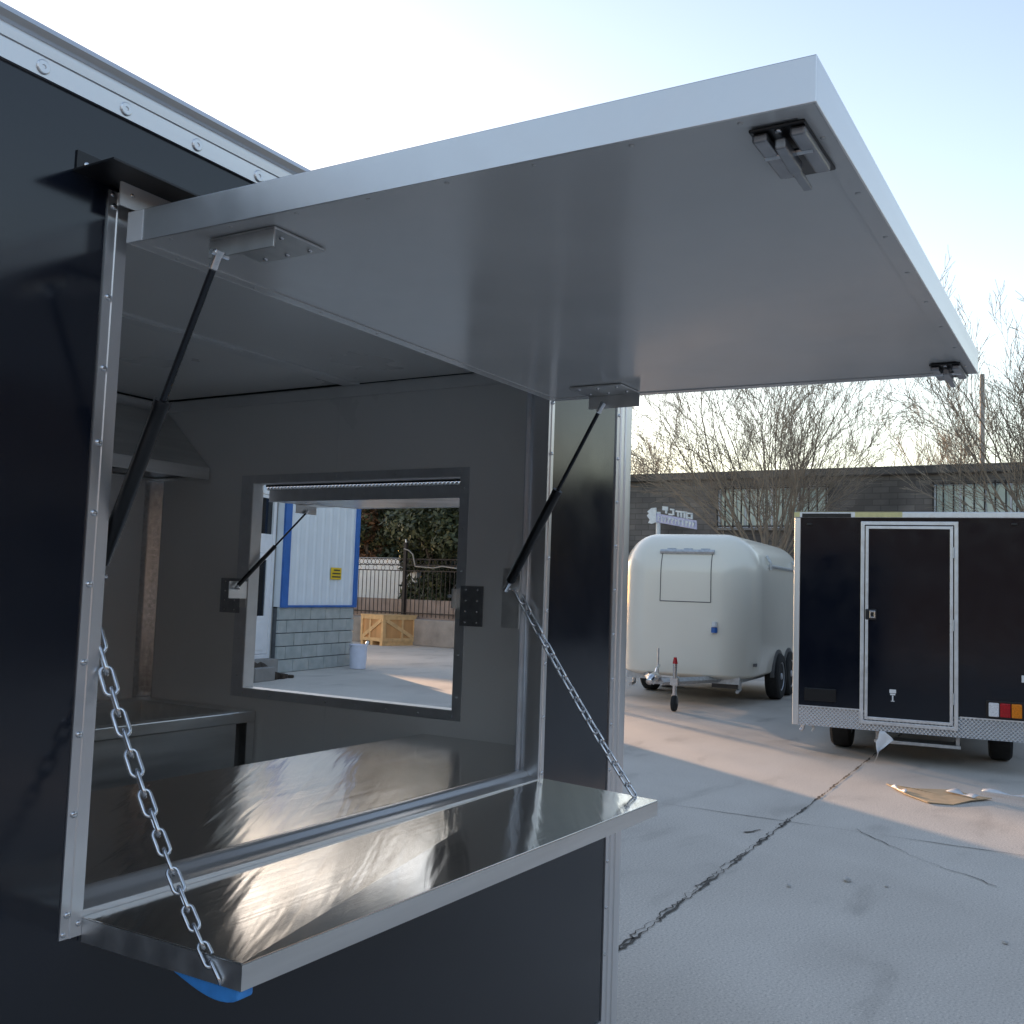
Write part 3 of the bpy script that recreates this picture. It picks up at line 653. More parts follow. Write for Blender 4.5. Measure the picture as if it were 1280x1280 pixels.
# hatch outline on the front (thin dark groove strips following the curve)
def groove(p, q, w_=.012, n=10, name='hatch_seam'):
    mb = MB(); P = []
    for i in range(n+1):
        t = i/n; y = p[0]+(q[0]-p[0])*t; z = p[1]+(q[1]-p[1])*t; P.append(on_front(y, z, .002))
    mb.tube(P, w_/2, 4); return mb.build(name, 'creamd', body)
hy_a, hy_b, hz_a, hz_b = .26, -.44, 1.385, 2.075
groove((hy_a, hz_a), (hy_a, hz_b)); groove((hy_b, hz_a), (hy_b, hz_b)); groove((hy_a, hz_a), (hy_b, hz_a))
MB().tube([on_front(hy_a+.03+(hy_b-hy_a-.06)*i/8, hz_b+.035, .02) for i in range(9)], .032, 8).build('hatch_rail', 'galv', body)
for t in (.16, .5, .84):
    y = hy_a+(hy_b-hy_a)*t; MB().tube([on_front(y+.05, hz_b+.085, .012), on_front(y-.07, hz_b+.085, .012)], .022, 6).build('hatch_hinge', 'galv', body)
# side hatch rails (right side)
def on_side(x, z, off=0):
    lo = cmap((x, -CW/2, z)); return Vector((lo.x, lo.y-off, lo.z))
MB().tube([on_side(-.95+.15*i, 1.93, .02) for i in range(14)], .025, 8).build('side_rail', 'galv', body)
for x in (-.95, 1.0): MB().tube([on_side(x, 1.87, .03), on_side(x, 1.98, .05), on_side(x+.02, 2.12, .03)], .018, 6).build('rail_bracket', 'galv', body)
# power inlet, side marker
pin = on_front(-.50, 1.06, 0)
MB().lathe([(.035, -.02), (.038, .0), (.034, .05)], pin+Vector((-.02, 0, .02)), 'z', 14).build('power_inlet', 'white', body)
MB().lathe([(.040, -.075), (.042, -.05), (.040, -.005)], pin+Vector((-.025, 0, .0)), 'z', 14).build('inlet_cover', 'btrim', body)
mk = on_side(-1.72, .56, .004); box(mk.x-.05, mk.x+.05, mk.y-.02, mk.y+.015, mk.z-.02, mk.z+.02).build('side_marker', 'creamd', body)
# dark proud plates painting the shaded arch openings, and wheels
RW = .335
for ix, xw in enumerate((-.25, .52)):
    for s_ in (-1, 1):
        ywo = s_*(CW/2-.045)
        a = MB(); nn = 14; pts = [(xw+RW*1.16*math.cos(math.pi*i/nn), ywo, RW+RW*1.16*math.sin(math.pi*i/nn)) for i in range(nn+1)]
        a.prism(pts, (0, -s_*.012+s_*.064, 0)); a.build('arch_shade', 'creamd', body)
        wheel(CV, Vector((xw, s_*(CW/2-.04), RW)), RW, .20, s_)
box(-CL/2+.3, CL/2-.2, -CW/2+.25, -CW/2+.33, .30, .42).build('chassis_rail', 'galv', CV)
box(-CL/2+.3, CL/2-.2, CW/2-.33, CW/2-.25, .30, .42).build('chassis_rail', 'galv', CV)
box(-CL/2+.25, -CL/2+.30, -CW/2+.2, CW/2-.2, .30, .40).build('cross_member', 'galv', CV)
hx = -CL/2
for s_ in (-1, 1): MB().tube([(hx+.5, s_*.62, .36), (hx-.85, s_*.05, .36)], .045, 4).build('drawbar', 'galv', CV)
box(hx-.62, hx-.40, -.16, .16, .31, .41).build('drawbar_plate', 'galv', CV)
MB().tube([(hx-.80, 0, .40), (hx-.95, 0, .44), (hx-1.08, 0, .43), (hx-1.18, 0, .38)], [.05, .055, .05, .045], 10).build('coupling', 'zinc', CV, smooth=True)
MB().tube([(hx-.95, 0, .46), (hx-.82, .02, .52), (hx-.72, .02, .56)], .018, 8).build('coupling_handle', 'zinc', CV)
MB().tube([(hx-.74, .03, .38), (hx-.74, .03, .78)], .012, 6).build('brake_lever', 'galv', CV)
jx, jy = hx-.82, -.22
jw = MB().tube([(jx, jy, .20), (jx, jy, .62)], .028, 10).build('jockey_wheel', 'zinc', CV)
MB().tube([(jx, jy, .60), (jx, jy, .68)], [.034, .02], 10).build('jockey_grip', 'red', jw)
MB().ring('z', .33, .42, (jx-.045, jx+.045, jy-.045, jy+.05), (jx-.03, jx+.03, jy-.03, jy+.03)).build('jockey_clamp', 'zinc', jw)
MB().lathe([(.06, -.025), (.10, -.022), (.105, 0), (.10, .022), (.06, .025)], (jx, jy, .105), 'x' if False else 'y', 18).build('jockey_tyre', 'tyre', jw, autos=35)
for yy in (-.035, .035): MB().tube([(jx, jy+yy, .10), (jx, jy+yy*.8, .22)], .008, 6).build('jockey_fork', 'zinc', jw)
MB().tube([(jx-.04, jy-.06, .36), (jx-.09, jy-.06, .40), (jx-.09, jy-.06, .33)], .008, 6).build('clamp_handle', 'zinc', jw)
for s_ in (-1, 1): MB().tube([(hx+.45, s_*.75, .34), (hx+.45, s_*.75, .22), (hx+.30, s_*.75, .20)], .025, 6).build('corner_steady', 'galv', CV)
box(hx+.5, hx+.75, -.7, -.35, .22, .31).build('gas_locker', 'creamd', CV)

# ------------------------------------------------------------------ BLACK BOX TRAILER
pl, pr_ = at_d(992, 770, 9.6), at_d(1280, 770, 8.83)
fdir = Vector((pr_.x-pl.x, pr_.y-pl.y, 0)); fdir.normalize()
bang = math.atan2(fdir.y, fdir.x)        # local +x runs along the rear face to the right, +y into the trailer
BT = thing('box_trailer', 'black enclosed box trailer with white framed door and chequer plate skirt', 'trailer', (pl.x, pl.y, 0), (0, 0, 0), rz=bang)
def bl(px, py):   # pixel on the rear face -> local (x, z)
    nrm = Vector((-fdir.y, fdir.x, 0)); d = ray(px, py); t = (Vector((pl.x, pl.y, 0))-CAM).dot(nrm)/d.dot(nrm); q = CAM+d*t
    return ((q-Vector((pl.x, pl.y, 0))).dot(fdir), q.z)
BW = 2.16; zt_ = bl(1100, 640)[1]; zs_ = bl(992, 905)[1]; zsk = bl(1060, 886)[1]
DEP = 4.2
box(.03, BW-.03, .004, DEP, zsk-.02, zt_-.02).build('body', 'navy2', BT)
wpx = .055
for xa, xb in ((0, wpx), (BW-wpx, BW)):
    box(xa, xb, -.012, .06, zs_, zt_-.055).build('corner_post', 'aluz', BT, bevel=.006)
box(0, BW, -.016, .05, zt_-.054, zt_).build('roof_rail', 'aluw', BT, bevel=.006)
box(-.002, .052, .061, DEP, zt_-.054, zt_).build('roof_rail', 'aluw', BT, bevel=.006)
box(.01, BW-.01, .052, DEP, zt_-.019, zt_-.004).build('roof', 'white', BT)
# masking tape and bare section of the rail
for pa, pb, m_ in ((992, 1000, 'masktape'), (1003, 1064, 'bplastic'), (1069, 1128, 'masktape')):
    xa, xb = bl(pa, 645)[0], bl(pb, 645)[0]
    o = box(max(xa, -.004), xb, -.019, -.0165, zt_-.050 if m_ != 'bplastic' else zt_-.052, zt_-.004 if m_ != 'bplastic' else zt_-.016).build('tape_strip', m_, BT)
    if m_ == 'masktape': o['label'] = 'pale yellow masking tape on the top rail'
xa, xb = bl(1003, 645)[0], bl(1128, 645)[0]; box(xa-.05, xb, -.018, .03, zt_+.0005, zt_+.002).build('tape_strip', 'masktape', BT)
# chequer plate skirt and bright edge strip
sk = box(wpx+.002, BW-wpx-.002, -.006, .003, zs_, zsk).build('skirt', 'plate', BT)
box(wpx+.002, bl(1077, 880)[0], -.014, -.0065, zsk-.006, zsk+.006).build('skirt_strip', 'aluw', BT)
box(bl(1200, 900)[0], BW-wpx-.002, -.014, -.0065, zsk-.006, zsk+.006).build('skirt_strip', 'aluw', BT)
# door
dx0, dx1 = bl(1076, 700)[0], bl(1198, 700)[0]; dz1 = bl(1137, 652)[1]; dz0 = bl(1137, 909)[1]
df = MB().ring('y', -.020, -.0065, (dx0, dx1, dz0, dz1), (dx0+.034, dx1-.034, dz0+.034, dz1-.034)).build('door_frame', 'aluw', BT, bevel=.004)
dr_ = box(dx0+.042, dx1-.042, -.013, .0035, dz0+.042, dz1-.042).build('door', 'navy2', BT)
MB().ring('y', -.027, -.0132, (dx0+.043, dx1-.043, dz0+.043, dz1-.043), (dx0+.070, dx1-.070, dz0+.070, dz1-.070)).build('door_edge', 'aluw', dr_, bevel=.003)
for t_ in (.15, .5, .85): MB().cyl((dx1-.040, -.026, dz0+(dz1-dz0)*t_-.05), (dx1-.040, -.026, dz0+(dz1-dz0)*t_+.05), .009, 8).build('door_hinge', 'galv', dr_)
hxz = bl(1089, 768); box(hxz[0]-.05, hxz[0]+.05, -.035, -.0135, hxz[1]-.05, hxz[1]+.05).build('handle', 'black', dr_, bevel=.02, seg=3)
MB().ring('y', -.048, -.0355, (hxz[0]-.012, hxz[0]+.04, hxz[1]-.032, hxz[1]+.035), (hxz[0], hxz[0]+.026, hxz[1]-.02, hxz[1]+.02)).build('handle_grip', 'zinc', dr_, bevel=.004)
q = bl(1116, 868)
st_ = MB(); st_.box(q[0]-.028, q[0]+.028, -.0152, -.0135, q[1]+.012, q[1]+.045); st_.box(q[0]-.022, q[0]+.022, -.0152, -.0135, q[1]-.006, q[1]+.008)
st_.box(q[0]-.006, q[0]+.006, -.0152, -.0135, q[1]-.055, q[1]-.010); st_.box(q[0]-.016, q[0]+.016, -.0152, -.0135, q[1]-.063, q[1]-.056)
st_.build('white_sticker', 'white', dr_, label='small white fragile-style sticker low on the door')
# tail lamps
def lamp(xl, xr, zl, zh, lenses):
    b = box(xl-.015, xr+.015, -.02, .003, zl-.015, zh+.018).build('tail_lamp', 'bplastic', BT, bevel=.006)
    if lenses:
        n_ = 3; w3 = (xr-xl)/3
        for i, m_ in enumerate(('clear', 'red', 'amber')):
            box(xl+i*w3+.004, xl+(i+1)*w3-.004, -.045, -.0205, zl, zh).build('lens', m_, b, bevel=.008)
            for k in range(3): box(xl+i*w3+.004+(k+1)*(w3-.008)/4-.002, xl+i*w3+.004+(k+1)*(w3-.008)/4+.002, -.0468, -.0452, zl+.008, zh-.008).build('lens_rib', m_, b)
a_, b_ = bl(1235, 895), bl(1278, 882); lamp(a_[0], b_[0], a_[1], b_[1]+.01, True)
a_, b_ = bl(1008, 873), bl(1043, 864); lamp(a_[0], b_[0], a_[1], b_[1], False)
a_ = bl(1277, 853); box(a_[0], a_[0]+.12, -.012, .0035, a_[1], a_[1]+.06).build('plate_holder', 'white', BT)
for px in (1012, 1268):
    a_ = bl(px, 655); box(a_[0]-.025, a_[0]+.025, -.012, .0035, a_[1]-.012, a_[1]+.008).build('marker_lamp', 'black', BT, bevel=.004)
# running gear, set in from the rear
RB = .33; wl = at_z(1040, 928); nb = Vector((-fdir.y, fdir.x, 0)); off = (wl-Vector((pl.x, pl.y, 0))).dot(nb)
for xw in (.36, BW-.36):
    wv = MB(); c_ = Vector((xw, 1.0, RB)); hw = .10
    prof = [(RB*.62, -hw*.8), (RB*.66, -hw), (RB*.9, -hw), (RB*.985, -hw*.75), (RB, -hw*.4), (RB, hw*.4), (RB*.985, hw*.75), (RB*.9, hw), (RB*.66, hw), (RB*.62, hw*.8)]
    wo = wv.lathe(prof, c_, 'x', 32).build('wheel', 'tyre', BT, autos=35)
    MB().lathe([(RB*.64, -hw*.85), (RB*.55, -hw*.4), (RB*.2, -hw*.4), (RB*.15, hw*.4), (RB*.55, hw*.4), (RB*.64, hw*.85)], c_, 'x', 20).build('rim', 'rim', wo)
MB().cyl((.4, 1.0, RB), (BW-.4, 1.0, RB), .04).build('axle', 'galv', BT)
for x in (.55, BW-.55): box(x-.03, x+.03, .05, DEP-.05, zs_+.0, zsk-.021).build('chassis_rail', 'galv', BT)
st = MB(); a_ = bl(1120, 930); st.box(.72, 1.45, .12, .40, zs_-.12, zs_-.09); st.build('step', 'galv', BT, bevel=.004)
for x in (.73, 1.41): box(x, x+.03, .15, .18, zs_-.0895, zsk-.021).build('step_bracket', 'galv', BT)
a_ = bl(1003, 912); MB().tube([(a_[0], .03, zs_+.005), (a_[0], .03, zs_-.03), (a_[0]-.02, .02, zs_-.055)], .018, 8).build('tie_down', 'zinc', BT)
MB().tube([(a_[0]+.06, .05, zs_+.005), (a_[0]+.10, .05, zs_-.02), (a_[0]+.08, .05, zs_-.06)], .012, 6).build('tie_down', 'galv', BT)
MB().tube([(.9, DEP-.1, zs_+.02), (BW/2, DEP+1.2, zs_+.02)], .045, 4).tube([(BW-.9, DEP-.1, zs_+.02), (BW/2, DEP+1.2, zs_+.02)], .045, 4).build('drawbar', 'galv', BT)
# torn plastic sheet hanging from the skirt
def bworld(x, y, z): return Vector((pl.x, pl.y, 0))+fdir*x+nb*y+Vector((0, 0, z))
ps = MB(); n1, n2 = 7, 9; vs_ = []
rnd = random.Random(4)
c_top = bl(1101, 915); zt2 = zs_+.004; zb2 = bl(1095, 955)[1]
for i in range(n2+1):
    t = i/n2; wd = (.04+.11*t*3) if t < .33 else max(.018, .15*(1-(t-.33)/.5)); ctr = c_top[0]+.02*math.sin(5*t)-.035*t+.02*rnd.random()
    if t > .85: wd = .03
    for j in range(n1+1):
        u = j/n1; vs_.append(bworld(ctr+(u-.35)*wd, -.012-.035*math.sin(5*u+4*t)*t, zt2+(zb2-zt2)*t*(1-.25*u)))
ps.add(vs_, [(i*(n1+1)+j, i*(n1+1)+j+1, (i+1)*(n1+1)+j+1, (i+1)*(n1+1)+j) for i in range(n2) for j in range(n1)])
pso = ps.build('plastic_sheet', 'wfilm', None, smooth=True); sol = pso.modifiers.new('solid', 'SOLIDIFY'); sol.thickness = .0015
tag(pso, 'torn white plastic film hanging below the black trailer skirt', 'plastic film')
# flattened cardboard on the ground
cb_ = [(1115, 982), (1128, 985), (1152, 988), (1178, 989), (1200, 1000), (1240, 1004), (1280, 1007), (1330, 1010), (1330, 1002), (1280, 998), (1240, 1000), (1205, 1005), (1178, 1006), (1150, 1000), (1130, 991)]
cb_ = [(1115, 983), (1150, 988), (1190, 990), (1215, 996), (1238, 1000), (1222, 1006), (1186, 1006), (1160, 1003), (1140, 995)]
pts = [at_z(x, y, .0) for x, y in cb_]; mb = MB()
n = len(pts); rnd = random.Random(2)
top = [Vector((q.x+rnd.uniform(-.06, .06), q.y+rnd.uniform(-.06, .06), .010+rnd.uniform(-.002, .014))) for q in pts]; cen = sum(top, Vector())/n; cen.z = .012
mb.v = [cen]+top+[Vector((q.x, q.y, q.z-.006)) for q in top]; mb.f = [(0, 1+i, 1+(i+1) % n) for i in range(n)]+[(1+i, 1+n+i, 1+n+(i+1) % n, 1+(i+1) % n) for i in range(n)]+[tuple(range(1+n, 1+2*n))]
tag(mb.build('cardboard_sheet', 'card', None), 'torn flattened cardboard lying on the concrete in sunlight', 'cardboard')
for k_, ((xa, ya), (xb, yb), lab, w_) in enumerate((((1186, 988), (1220, 997), 'crumpled white paper strip lying on the torn cardboard', .05), ((1228, 988), (1300, 999), 'long pale plastic strip lying on the ground behind the cardboard', .03), ((1115, 982), (1132, 990), 'short splintered white stick at the tip of the torn cardboard', .02))):
    A, B = at_z(xa, ya, .03), at_z(xb, yb, .03); mb = MB(); d = (B-A); s_ = Vector((-d.y, d.x, 0)).normalized()*w_; N = 8; vs_ = []
    for i in range(N+1):
        t = i/N; c_ = A.lerp(B, t); vs_ += [c_+s_*(.4+.3*math.sin(7*t+k_))+Vector((0, 0, .008+.012*math.sin(9*t))), c_-s_*(.4+.2*math.cos(5*t))+Vector((0, 0, -.004))]
    mb.add(vs_, [(2*i, 2*i+1, 2*i+3, 2*i+2) for i in range(N)]); o = mb.build('scrap_strip', 'wfilm', None, smooth=True); o.modifiers.new('s', 'SOLIDIFY').thickness = .003
    tag(o, lab, 'scrap')
# pebbles
for i, (px, py, r, lab) in enumerate(((1059, 1102, .020, 'larger pale pebble on the shaded concrete'), (986, 1109, .013, 'small white pebble left of the larger pale pebble'), (1108, 1109, .010, 'tiny pale pebble right of the larger pebble'), (1257, 1180, .012, 'small pale pebble alone on the open concrete'))):
    q = at_z(px, py, 0); bmm = bmesh.new(); bmesh.ops.create_icosphere(bmm, subdivisions=2, radius=r)
    rnd = random.Random(i)
    for v in bmm.verts: v.co *= 1+rnd.uniform(-.18, .18); v.co.z *= .65
    me = bpy.data.meshes.new('pebble'); bmm.to_mesh(me); bmm.free(); me.materials.append(MT['stone']); o = bpy.data.objects.new('pebble', me); COL.objects.link(o); o.location = (q.x, q.y, r*.55)
    tag(o, lab, 'pebble')

# ------------------------------------------------------------------ DARK WORKSHOP AT THE BACK
WXX = 26.5
tL, tR = at_x(787, 592, WXX), at_x(1280, 580, WXX); WH = (tL.z+tR.z)/2
WB = thing('workshop_building', 'long dark grey rendered workshop with barred high windows behind the trailers', 'building', (WXX, 0, 0))
wins = []
for (pxa, pya, pxb, pyb) in ((897, 614, 1034, 660), (1166, 603, 1300, 650)):
    a, b = at_x(pxa, pya, WXX), at_x(pxb, pyb, WXX); wins.append((b.y, a.y, b.z, a.z))
wins.append((12.2, 14.6, wins[0][2], wins[0][3])); wins.append((-4.6, -1.6, wins[1][2], wins[1][3])); wins.append((-10.5, -7.5, wins[1][2], wins[1][3]))
wins.sort()
y_lo, y_hi = -14.0, 18.5
zl, zh = min(w_[2] for w_ in wins), max(w_[3] for w_ in wins)
def wallpiece(y0, y1, z0, z1): box(WXX, WXX+.3, y0, y1, z0, z1).build('wall', 'render', WB)
wallpiece(y_lo, y_hi, 0, zl); wallpiece(y_lo, y_hi, zh, WH-.22)
ys = [y_lo]
for w_ in wins: ys += [w_[0], w_[1]]
ys.append(y_hi)
for i in range(0, len(ys), 2): wallpiece(ys[i], ys[i+1], zl, zh)
box(WXX-.12, WXX+.35, y_lo, y_hi, WH-.22, WH).build('parapet', 'render', WB, bevel=.02)
box(WXX+.31, WXX+9, y_lo, y_hi, 0, WH-.3).build('rear_block', 'render', WB)
box(WXX-.05, WXX-.001, y_lo, y_hi, zl-1.35, zl-1.27).build('string_course', 'render2', WB)
for (y0, y1, z0, z1) in wins:
    wn = MB().ring('x', WXX+.08, WXX+.14, (y0, y1, zl, zh), (y0+.06, y1-.06, zl+.06, zh-.06)).build('window', 'upvc', WB)
    k = 4; w_ = (y1-y0-.12)/k
    for i in range(k):
        box(WXX+.10, WXX+.11, y0+.062+i*w_+.02, y0+.058+(i+1)*w_-.02, zl+.062, zh-.062).build('pane', 'skyglass', wn)
        if i: box(WXX+.07, WXX+.13, y0+.06+i*w_-.02, y0+.06+i*w_+.02, zl+.061, zh-.061).build('mullion', 'upvc', wn)
    nb_ = int((y1-y0)/.22)
    BAR = shared(box(-.018, .018, -.018, .018, zl-.02, zh+.02), 'bar', 'iron')
    for i in range(nb_+1): put('bar', BAR, wn, (WXX-.06, y0+.02+(y1-y0-.04)*i/nb_, 0))
    for z in (zl+.05, zh-.05): box(WXX-.085, WXX-.0495, y0-.05, y1+.05, z-.018, z+.018).build('cross_bar', 'iron', wn)
    box(WXX-.1, WXX+.0795, y0-.06, y1+.06, zl-.06, zl-.001).build('sill', 'conc', wn)

# neighbouring workshop along the yard, out of frame to the right (its dark bulk is mirrored in the trailer wall)
NBD = thing('neighbour_workshop', 'plain grey workshop along the far side of the yard', 'building', (6, -13.5, 0))
NH = 5.6
box(-14, 25.5, -22, -13.5, 0, NH).build('wall', 'render2', NBD)
box(-14.2, 25.7, -22.2, -13.3, NH+.001, NH+.2).build('roof', 'rroof', NBD)
for i in range(6):
    x = -11+6.2*i
    wn = box(x, x+2.4, -13.499, -13.44, 1.2, 2.9).build('window', 'upvc', NBD); box(x+.1, x+1.15, -13.4395, -13.43, 1.3, 2.8).build('pane', 'dglass', wn); box(x+1.25, x+2.3, -13.4395, -13.43, 1.3, 2.8).build('pane', 'dglass', wn)

RWB = thing('gate_workshop', 'plain dark workshop closing the yard opposite the black box trailer', 'building', (-20, 0, 0))
box(-30, -20, -24, 22, 0, 6.2).build('wall', 'render2', RWB)
box(-30.2, -19.8, -24.2, 22.2, 6.201, 6.4).build('roof', 'rroof', RWB)
for i in range(5):
    y = -18+8*i
    wn = box(-20, -19.94, y, y+3.2, .01, 3.6).build('shutter_door', 'render', RWB)
    for k in range(9): box(-19.9395, -19.92, y+.05, y+3.15, .1+.38*k, .42+.38*k).build('shutter_slat', 'render2', wn)
# ------------------------------------------------------------------ SIGN behind the caravan
SX = 17.6
sp_ = at_x(822, 690, SX); SG = thing('street_sign', 'small lavender and white lettered sign on a pale post behind the caravan', 'sign', (SX, sp_.y, 0))
MB().cyl((SX, sp_.y, 0), (SX, sp_.y, at_x(820, 640, SX).z), .045).build('post', 'wletter', SG)
def sgn(px, py): q = at_x(px, py, SX); return q.y, q.z
def quad(pts, d, m_, name, o_=0):
    P = [Vector((SX-.03-o_, *sgn(*q))) for q in pts]; return MB().prism(P, (-d, 0, 0)).build(name, m_, SG)
quad([(822, 642), (872, 651), (872, 662), (822, 653)], .03, 'purple', 'sign_board')
rnd = random.Random(12)
# letter-like strokes standing proud of the lower board, top row of pale cut-out characters
for i in range(11):
    x = 824+i*4.3; y = 643.3+(x-822)*.18
    quad([(x, y+1), (x+1.1, y+1.2), (x+1.1, y+8.3), (x, y+8.1)], .012, 'wletter', 'letter', .031)
    quad([(x+1.1, y+rnd.choice((1.3, 4, 7))), (x+3.2, y+1.9), (x+3.2, y+3.2), (x+1.1, y+rnd.choice((2.6, 5.2, 8.2)))], .012, 'wletter', 'letter', .0315)
for (x0, x1, y0, y1) in ((829.5, 836, 633, 638), (833, 835, 638, 642), (839, 844, 636, 638), (842, 844, 638, 644), (837, 842, 642, 644), (846, 860, 638.3, 640.3), (848, 850, 640.3, 646), (852, 854, 641, 647), (856, 858, 641, 648), (859, 867, 640.6, 642.6), (859, 861, 642.6, 648.5), (865, 867, 642.6, 649), (861, 865, 646.5, 648.2)):
    quad([(x0, y0), (x1, y0+(x1-x0)*.12), (x1, y1+(x1-x0)*.12), (x0, y1)], .04, 'wletter', 'letter')
quad([(811, 640), (816, 635.5), (821.5, 635), (822, 653), (816, 655), (812, 654), (814, 650), (810.5, 645), (813, 642)], .05, 'wletter', 'emblem')

# ------------------------------------------------------------------ SHED seen through the end window
cR, cL = at_z(440, 832), at_z(345, 842)
sdir = (cR-cL).normalized(); sang = math.atan2(sdir.y, sdir.x); SLEN = (cR-cL).length
SH = thing('site_shed', 'pale blue sheet clad shed with bright blue corner trims on grey blocks', 'shed', cR, (0, 0, 0), rz=sang)
SHH = 4.25; BH = 1.06
def sloc(px, py, yl=0.):
    nn = Vector((-sdir.y, sdir.x, 0)); d = ray(px, py); t = (cR+nn*yl-CAM).dot(nn)/d.dot(nn); q = CAM+d*t
    return (q-cR).dot(sdir), q.z
xl = -SLEN
# core + blocks
box(xl+.02, -.02, .05, 7.0, 0, BH-.02).build('block_core', 'mortar', SH)
BLK = {}
def block(x, y0, y1, z0, z1, x1): return box(x+.006, x1-.006, y0, y1, z0+.006, z1-.006).build('block', 'block', SH, bevel=.006)
rows = 5; rh = BH/rows; bw_ = .46
for r_ in range(rows):
    x = xl-(bw_/2 if r_ % 2 else 0)
    while x < -.01:
        a, b = max(x, xl), min(x+bw_, 0)
        if b-a > .03: block(a, random.uniform(0, .006), .049, r_*rh, (r_+1)*rh, b)
        x += bw_
# side reveal + corner
box(-.0195, 0, .0505, 7.0, 0, BH-.02).build('side_wall', 'block', SH)
# corrugated cladding
def corr(x0, x1, z0, z1, y, pitch=.24, dep=.009):
    pts = []; x = x0
    while x < x1-.001:
        for dx, dy in ((0, 0), (.035, -dep), (.075, -dep), (.11, 0)):
            if x+dx < x1: pts.append((x+dx, y+dy))
        x += pitch
    pts.append((x1, y)); m_ = MB(); v = []
    for x, yy in pts: v += [(x, yy, z0), (x, yy, z1)]
    m_.add(v, [(2*i, 2*i+2, 2*i+3, 2*i+1) for i in range(len(pts)-1)]); return m_
corr(xl+.16, -.09, BH+.03, SHH-.15, -.002).build('cladding', 'clad', SH)
box(xl+.01, -.01, .0, 7, BH, SHH-.1).build('wall_core', 'clad', SH)
for a, b in ((xl, xl+.17), (-.10, 0)): box(a, b, -.045, -.0005, BH-.01, SHH).build('corner_trim', 'btrim', SH, bevel=.005)
box(xl+.17, -.10, -.04, -.0005, BH-.005, BH+.03).build('base_trim', 'btrim', SH)
box(xl+.17, -.10, -.05, -.0005, SHH-.18, SHH).build('eaves_trim', 'btrim', SH)
box(-9.5, .05, -.02, 7.2, SHH+.001, SHH+.12).build('roof', 'rroof', SH)
box(0.0005, .02, .0, 7.0, BH-.01, SHH).build('side_cladding', 'clad', SH)
# door bay, set back
DB = .12
dzs = .24
box(-9.5, xl-.001, DB+.08, 7.0, 0, SHH-.01).build('wall', 'clad', SH)
dxa, dxb = xl-1.25, xl-.03
box(xl-.03, xl-.001, DB+.001, DB+.079, 0, SHH-.2).build('door_jamb', 'conc', SH)
box(-9.5, dxa, .0, DB+.079, 0, SHH-.2).build('wall', 'clad', SH)
box(dxa, dxb, -.05, DB+.079, 0, dzs).build('door_step', 'conc', SH)
zA = sloc(325, 770, DB)[1]; zB = sloc(325, 700, DB)[1]; zC = sloc(325, 686, DB)[1]; zM = sloc(325, 668, DB)[1]; zT = sloc(325, 621, DB)[1]
dd = MB().ring('y', DB, DB+.078, (dxa, dxb, dzs+.001, zT+.06), (dxa+.07, dxb-.07, dzs+.07, zT)).build('door', 'upvc', SH, bevel=.006)
box(dxa+.071, dxb-.071, DB+.01, DB+.06, zC-.06, zM+.02).build('transom', 'upvc', dd, bevel=.006)
box(dxa+.071, dxb-.071, DB+.04, DB+.05, zM+.021, zT-.001).build('pane', 'dglass', dd)
lf = MB().ring('y', DB+.005, DB+.05, (dxa+.075, dxb-.075, dzs+.075, zC-.062), (dxa+.19, dxb-.19, zA, zC-.17)).build('door_leaf', 'upvc', dd, bevel=.006)
box(dxa+.191, dxb-.191, DB+.025, DB+.035, zA+.001, zC-.171).build('pane', 'dglass', lf)
box(dxa+.2, dxb-.2, DB-.004, DB+.0045, dzs+.14, zA-.1).build('lower_panel', 'upvc', lf, bevel=.003)
box(dxa-.001, dxb+.001, DB+.0795, DB+.09, zT+.07, SHH-.2).build('wall', 'clad', SH)
box(xl-1.4, xl-.002, DB-.02, DB+.0785, zT+.061, zT+.12).build('door_hood', 'upvc', SH)
# yellow notice with three dark text lines
na, nb2 = sloc(411.5, 724), sloc(425, 710); no_ = box(na[0], nb2[0], -.034, -.026, na[1], nb2[1]).build('notice', 'yellow', SH)
hN = nb2[1]-na[1]; wN = nb2[0]-na[0]
for t_, (u0, u1) in zip((.78, .50, .22), ((.25, .85), (.12, .9), (.1, .92))): box(na[0]+u0*wN, na[0]+u1*wN, -.036, -.0345, na[1]+(t_-.06)*hN, na[1]+(t_+.06)*hN).build('text_line', 'ink', no_)
# planter kerb with soil, in front of the door bay
pk = at_z(344, 850.5); pk0 = at_z(296, 855)
PL = thing('concrete_planter', 'low broken concrete kerb with dark soil beside the shed door', 'planter', pk, (0, 0, 0), rz=sang)
for i in range(3):
    box(-1.5+.5*i+.006, -1.0+.5*i-.006, 0, .12, 0, .2+random.uniform(-.015, .015)).build('kerb_block', 'conc', PL, bevel=.012)
so_ = MB(); N = 16; vs_ = []
for i in range(N+1):
    for j in range(7): vs_.append((-1.5+1.6*i/N, .1+.5*j/6, .15+.16*math.sin(math.pi*j/6)*(1 if i < N-2 else .4)+random.uniform(-.03, .04)))
so_.add(vs_, [(i*7+j, i*7+j+1, (i+1)*7+j+1, (i+1)*7+j) for i in range(N) for j in range(6)])
so_.build('soil', 'soil', PL, kind='stuff')
for i in range(5): 
    x = .0+.11*i; box(x, x+.09, .02+.03*(i % 2), .12, 0, .12-.018*i).build('rubble', 'soil', PL, bevel=.02)
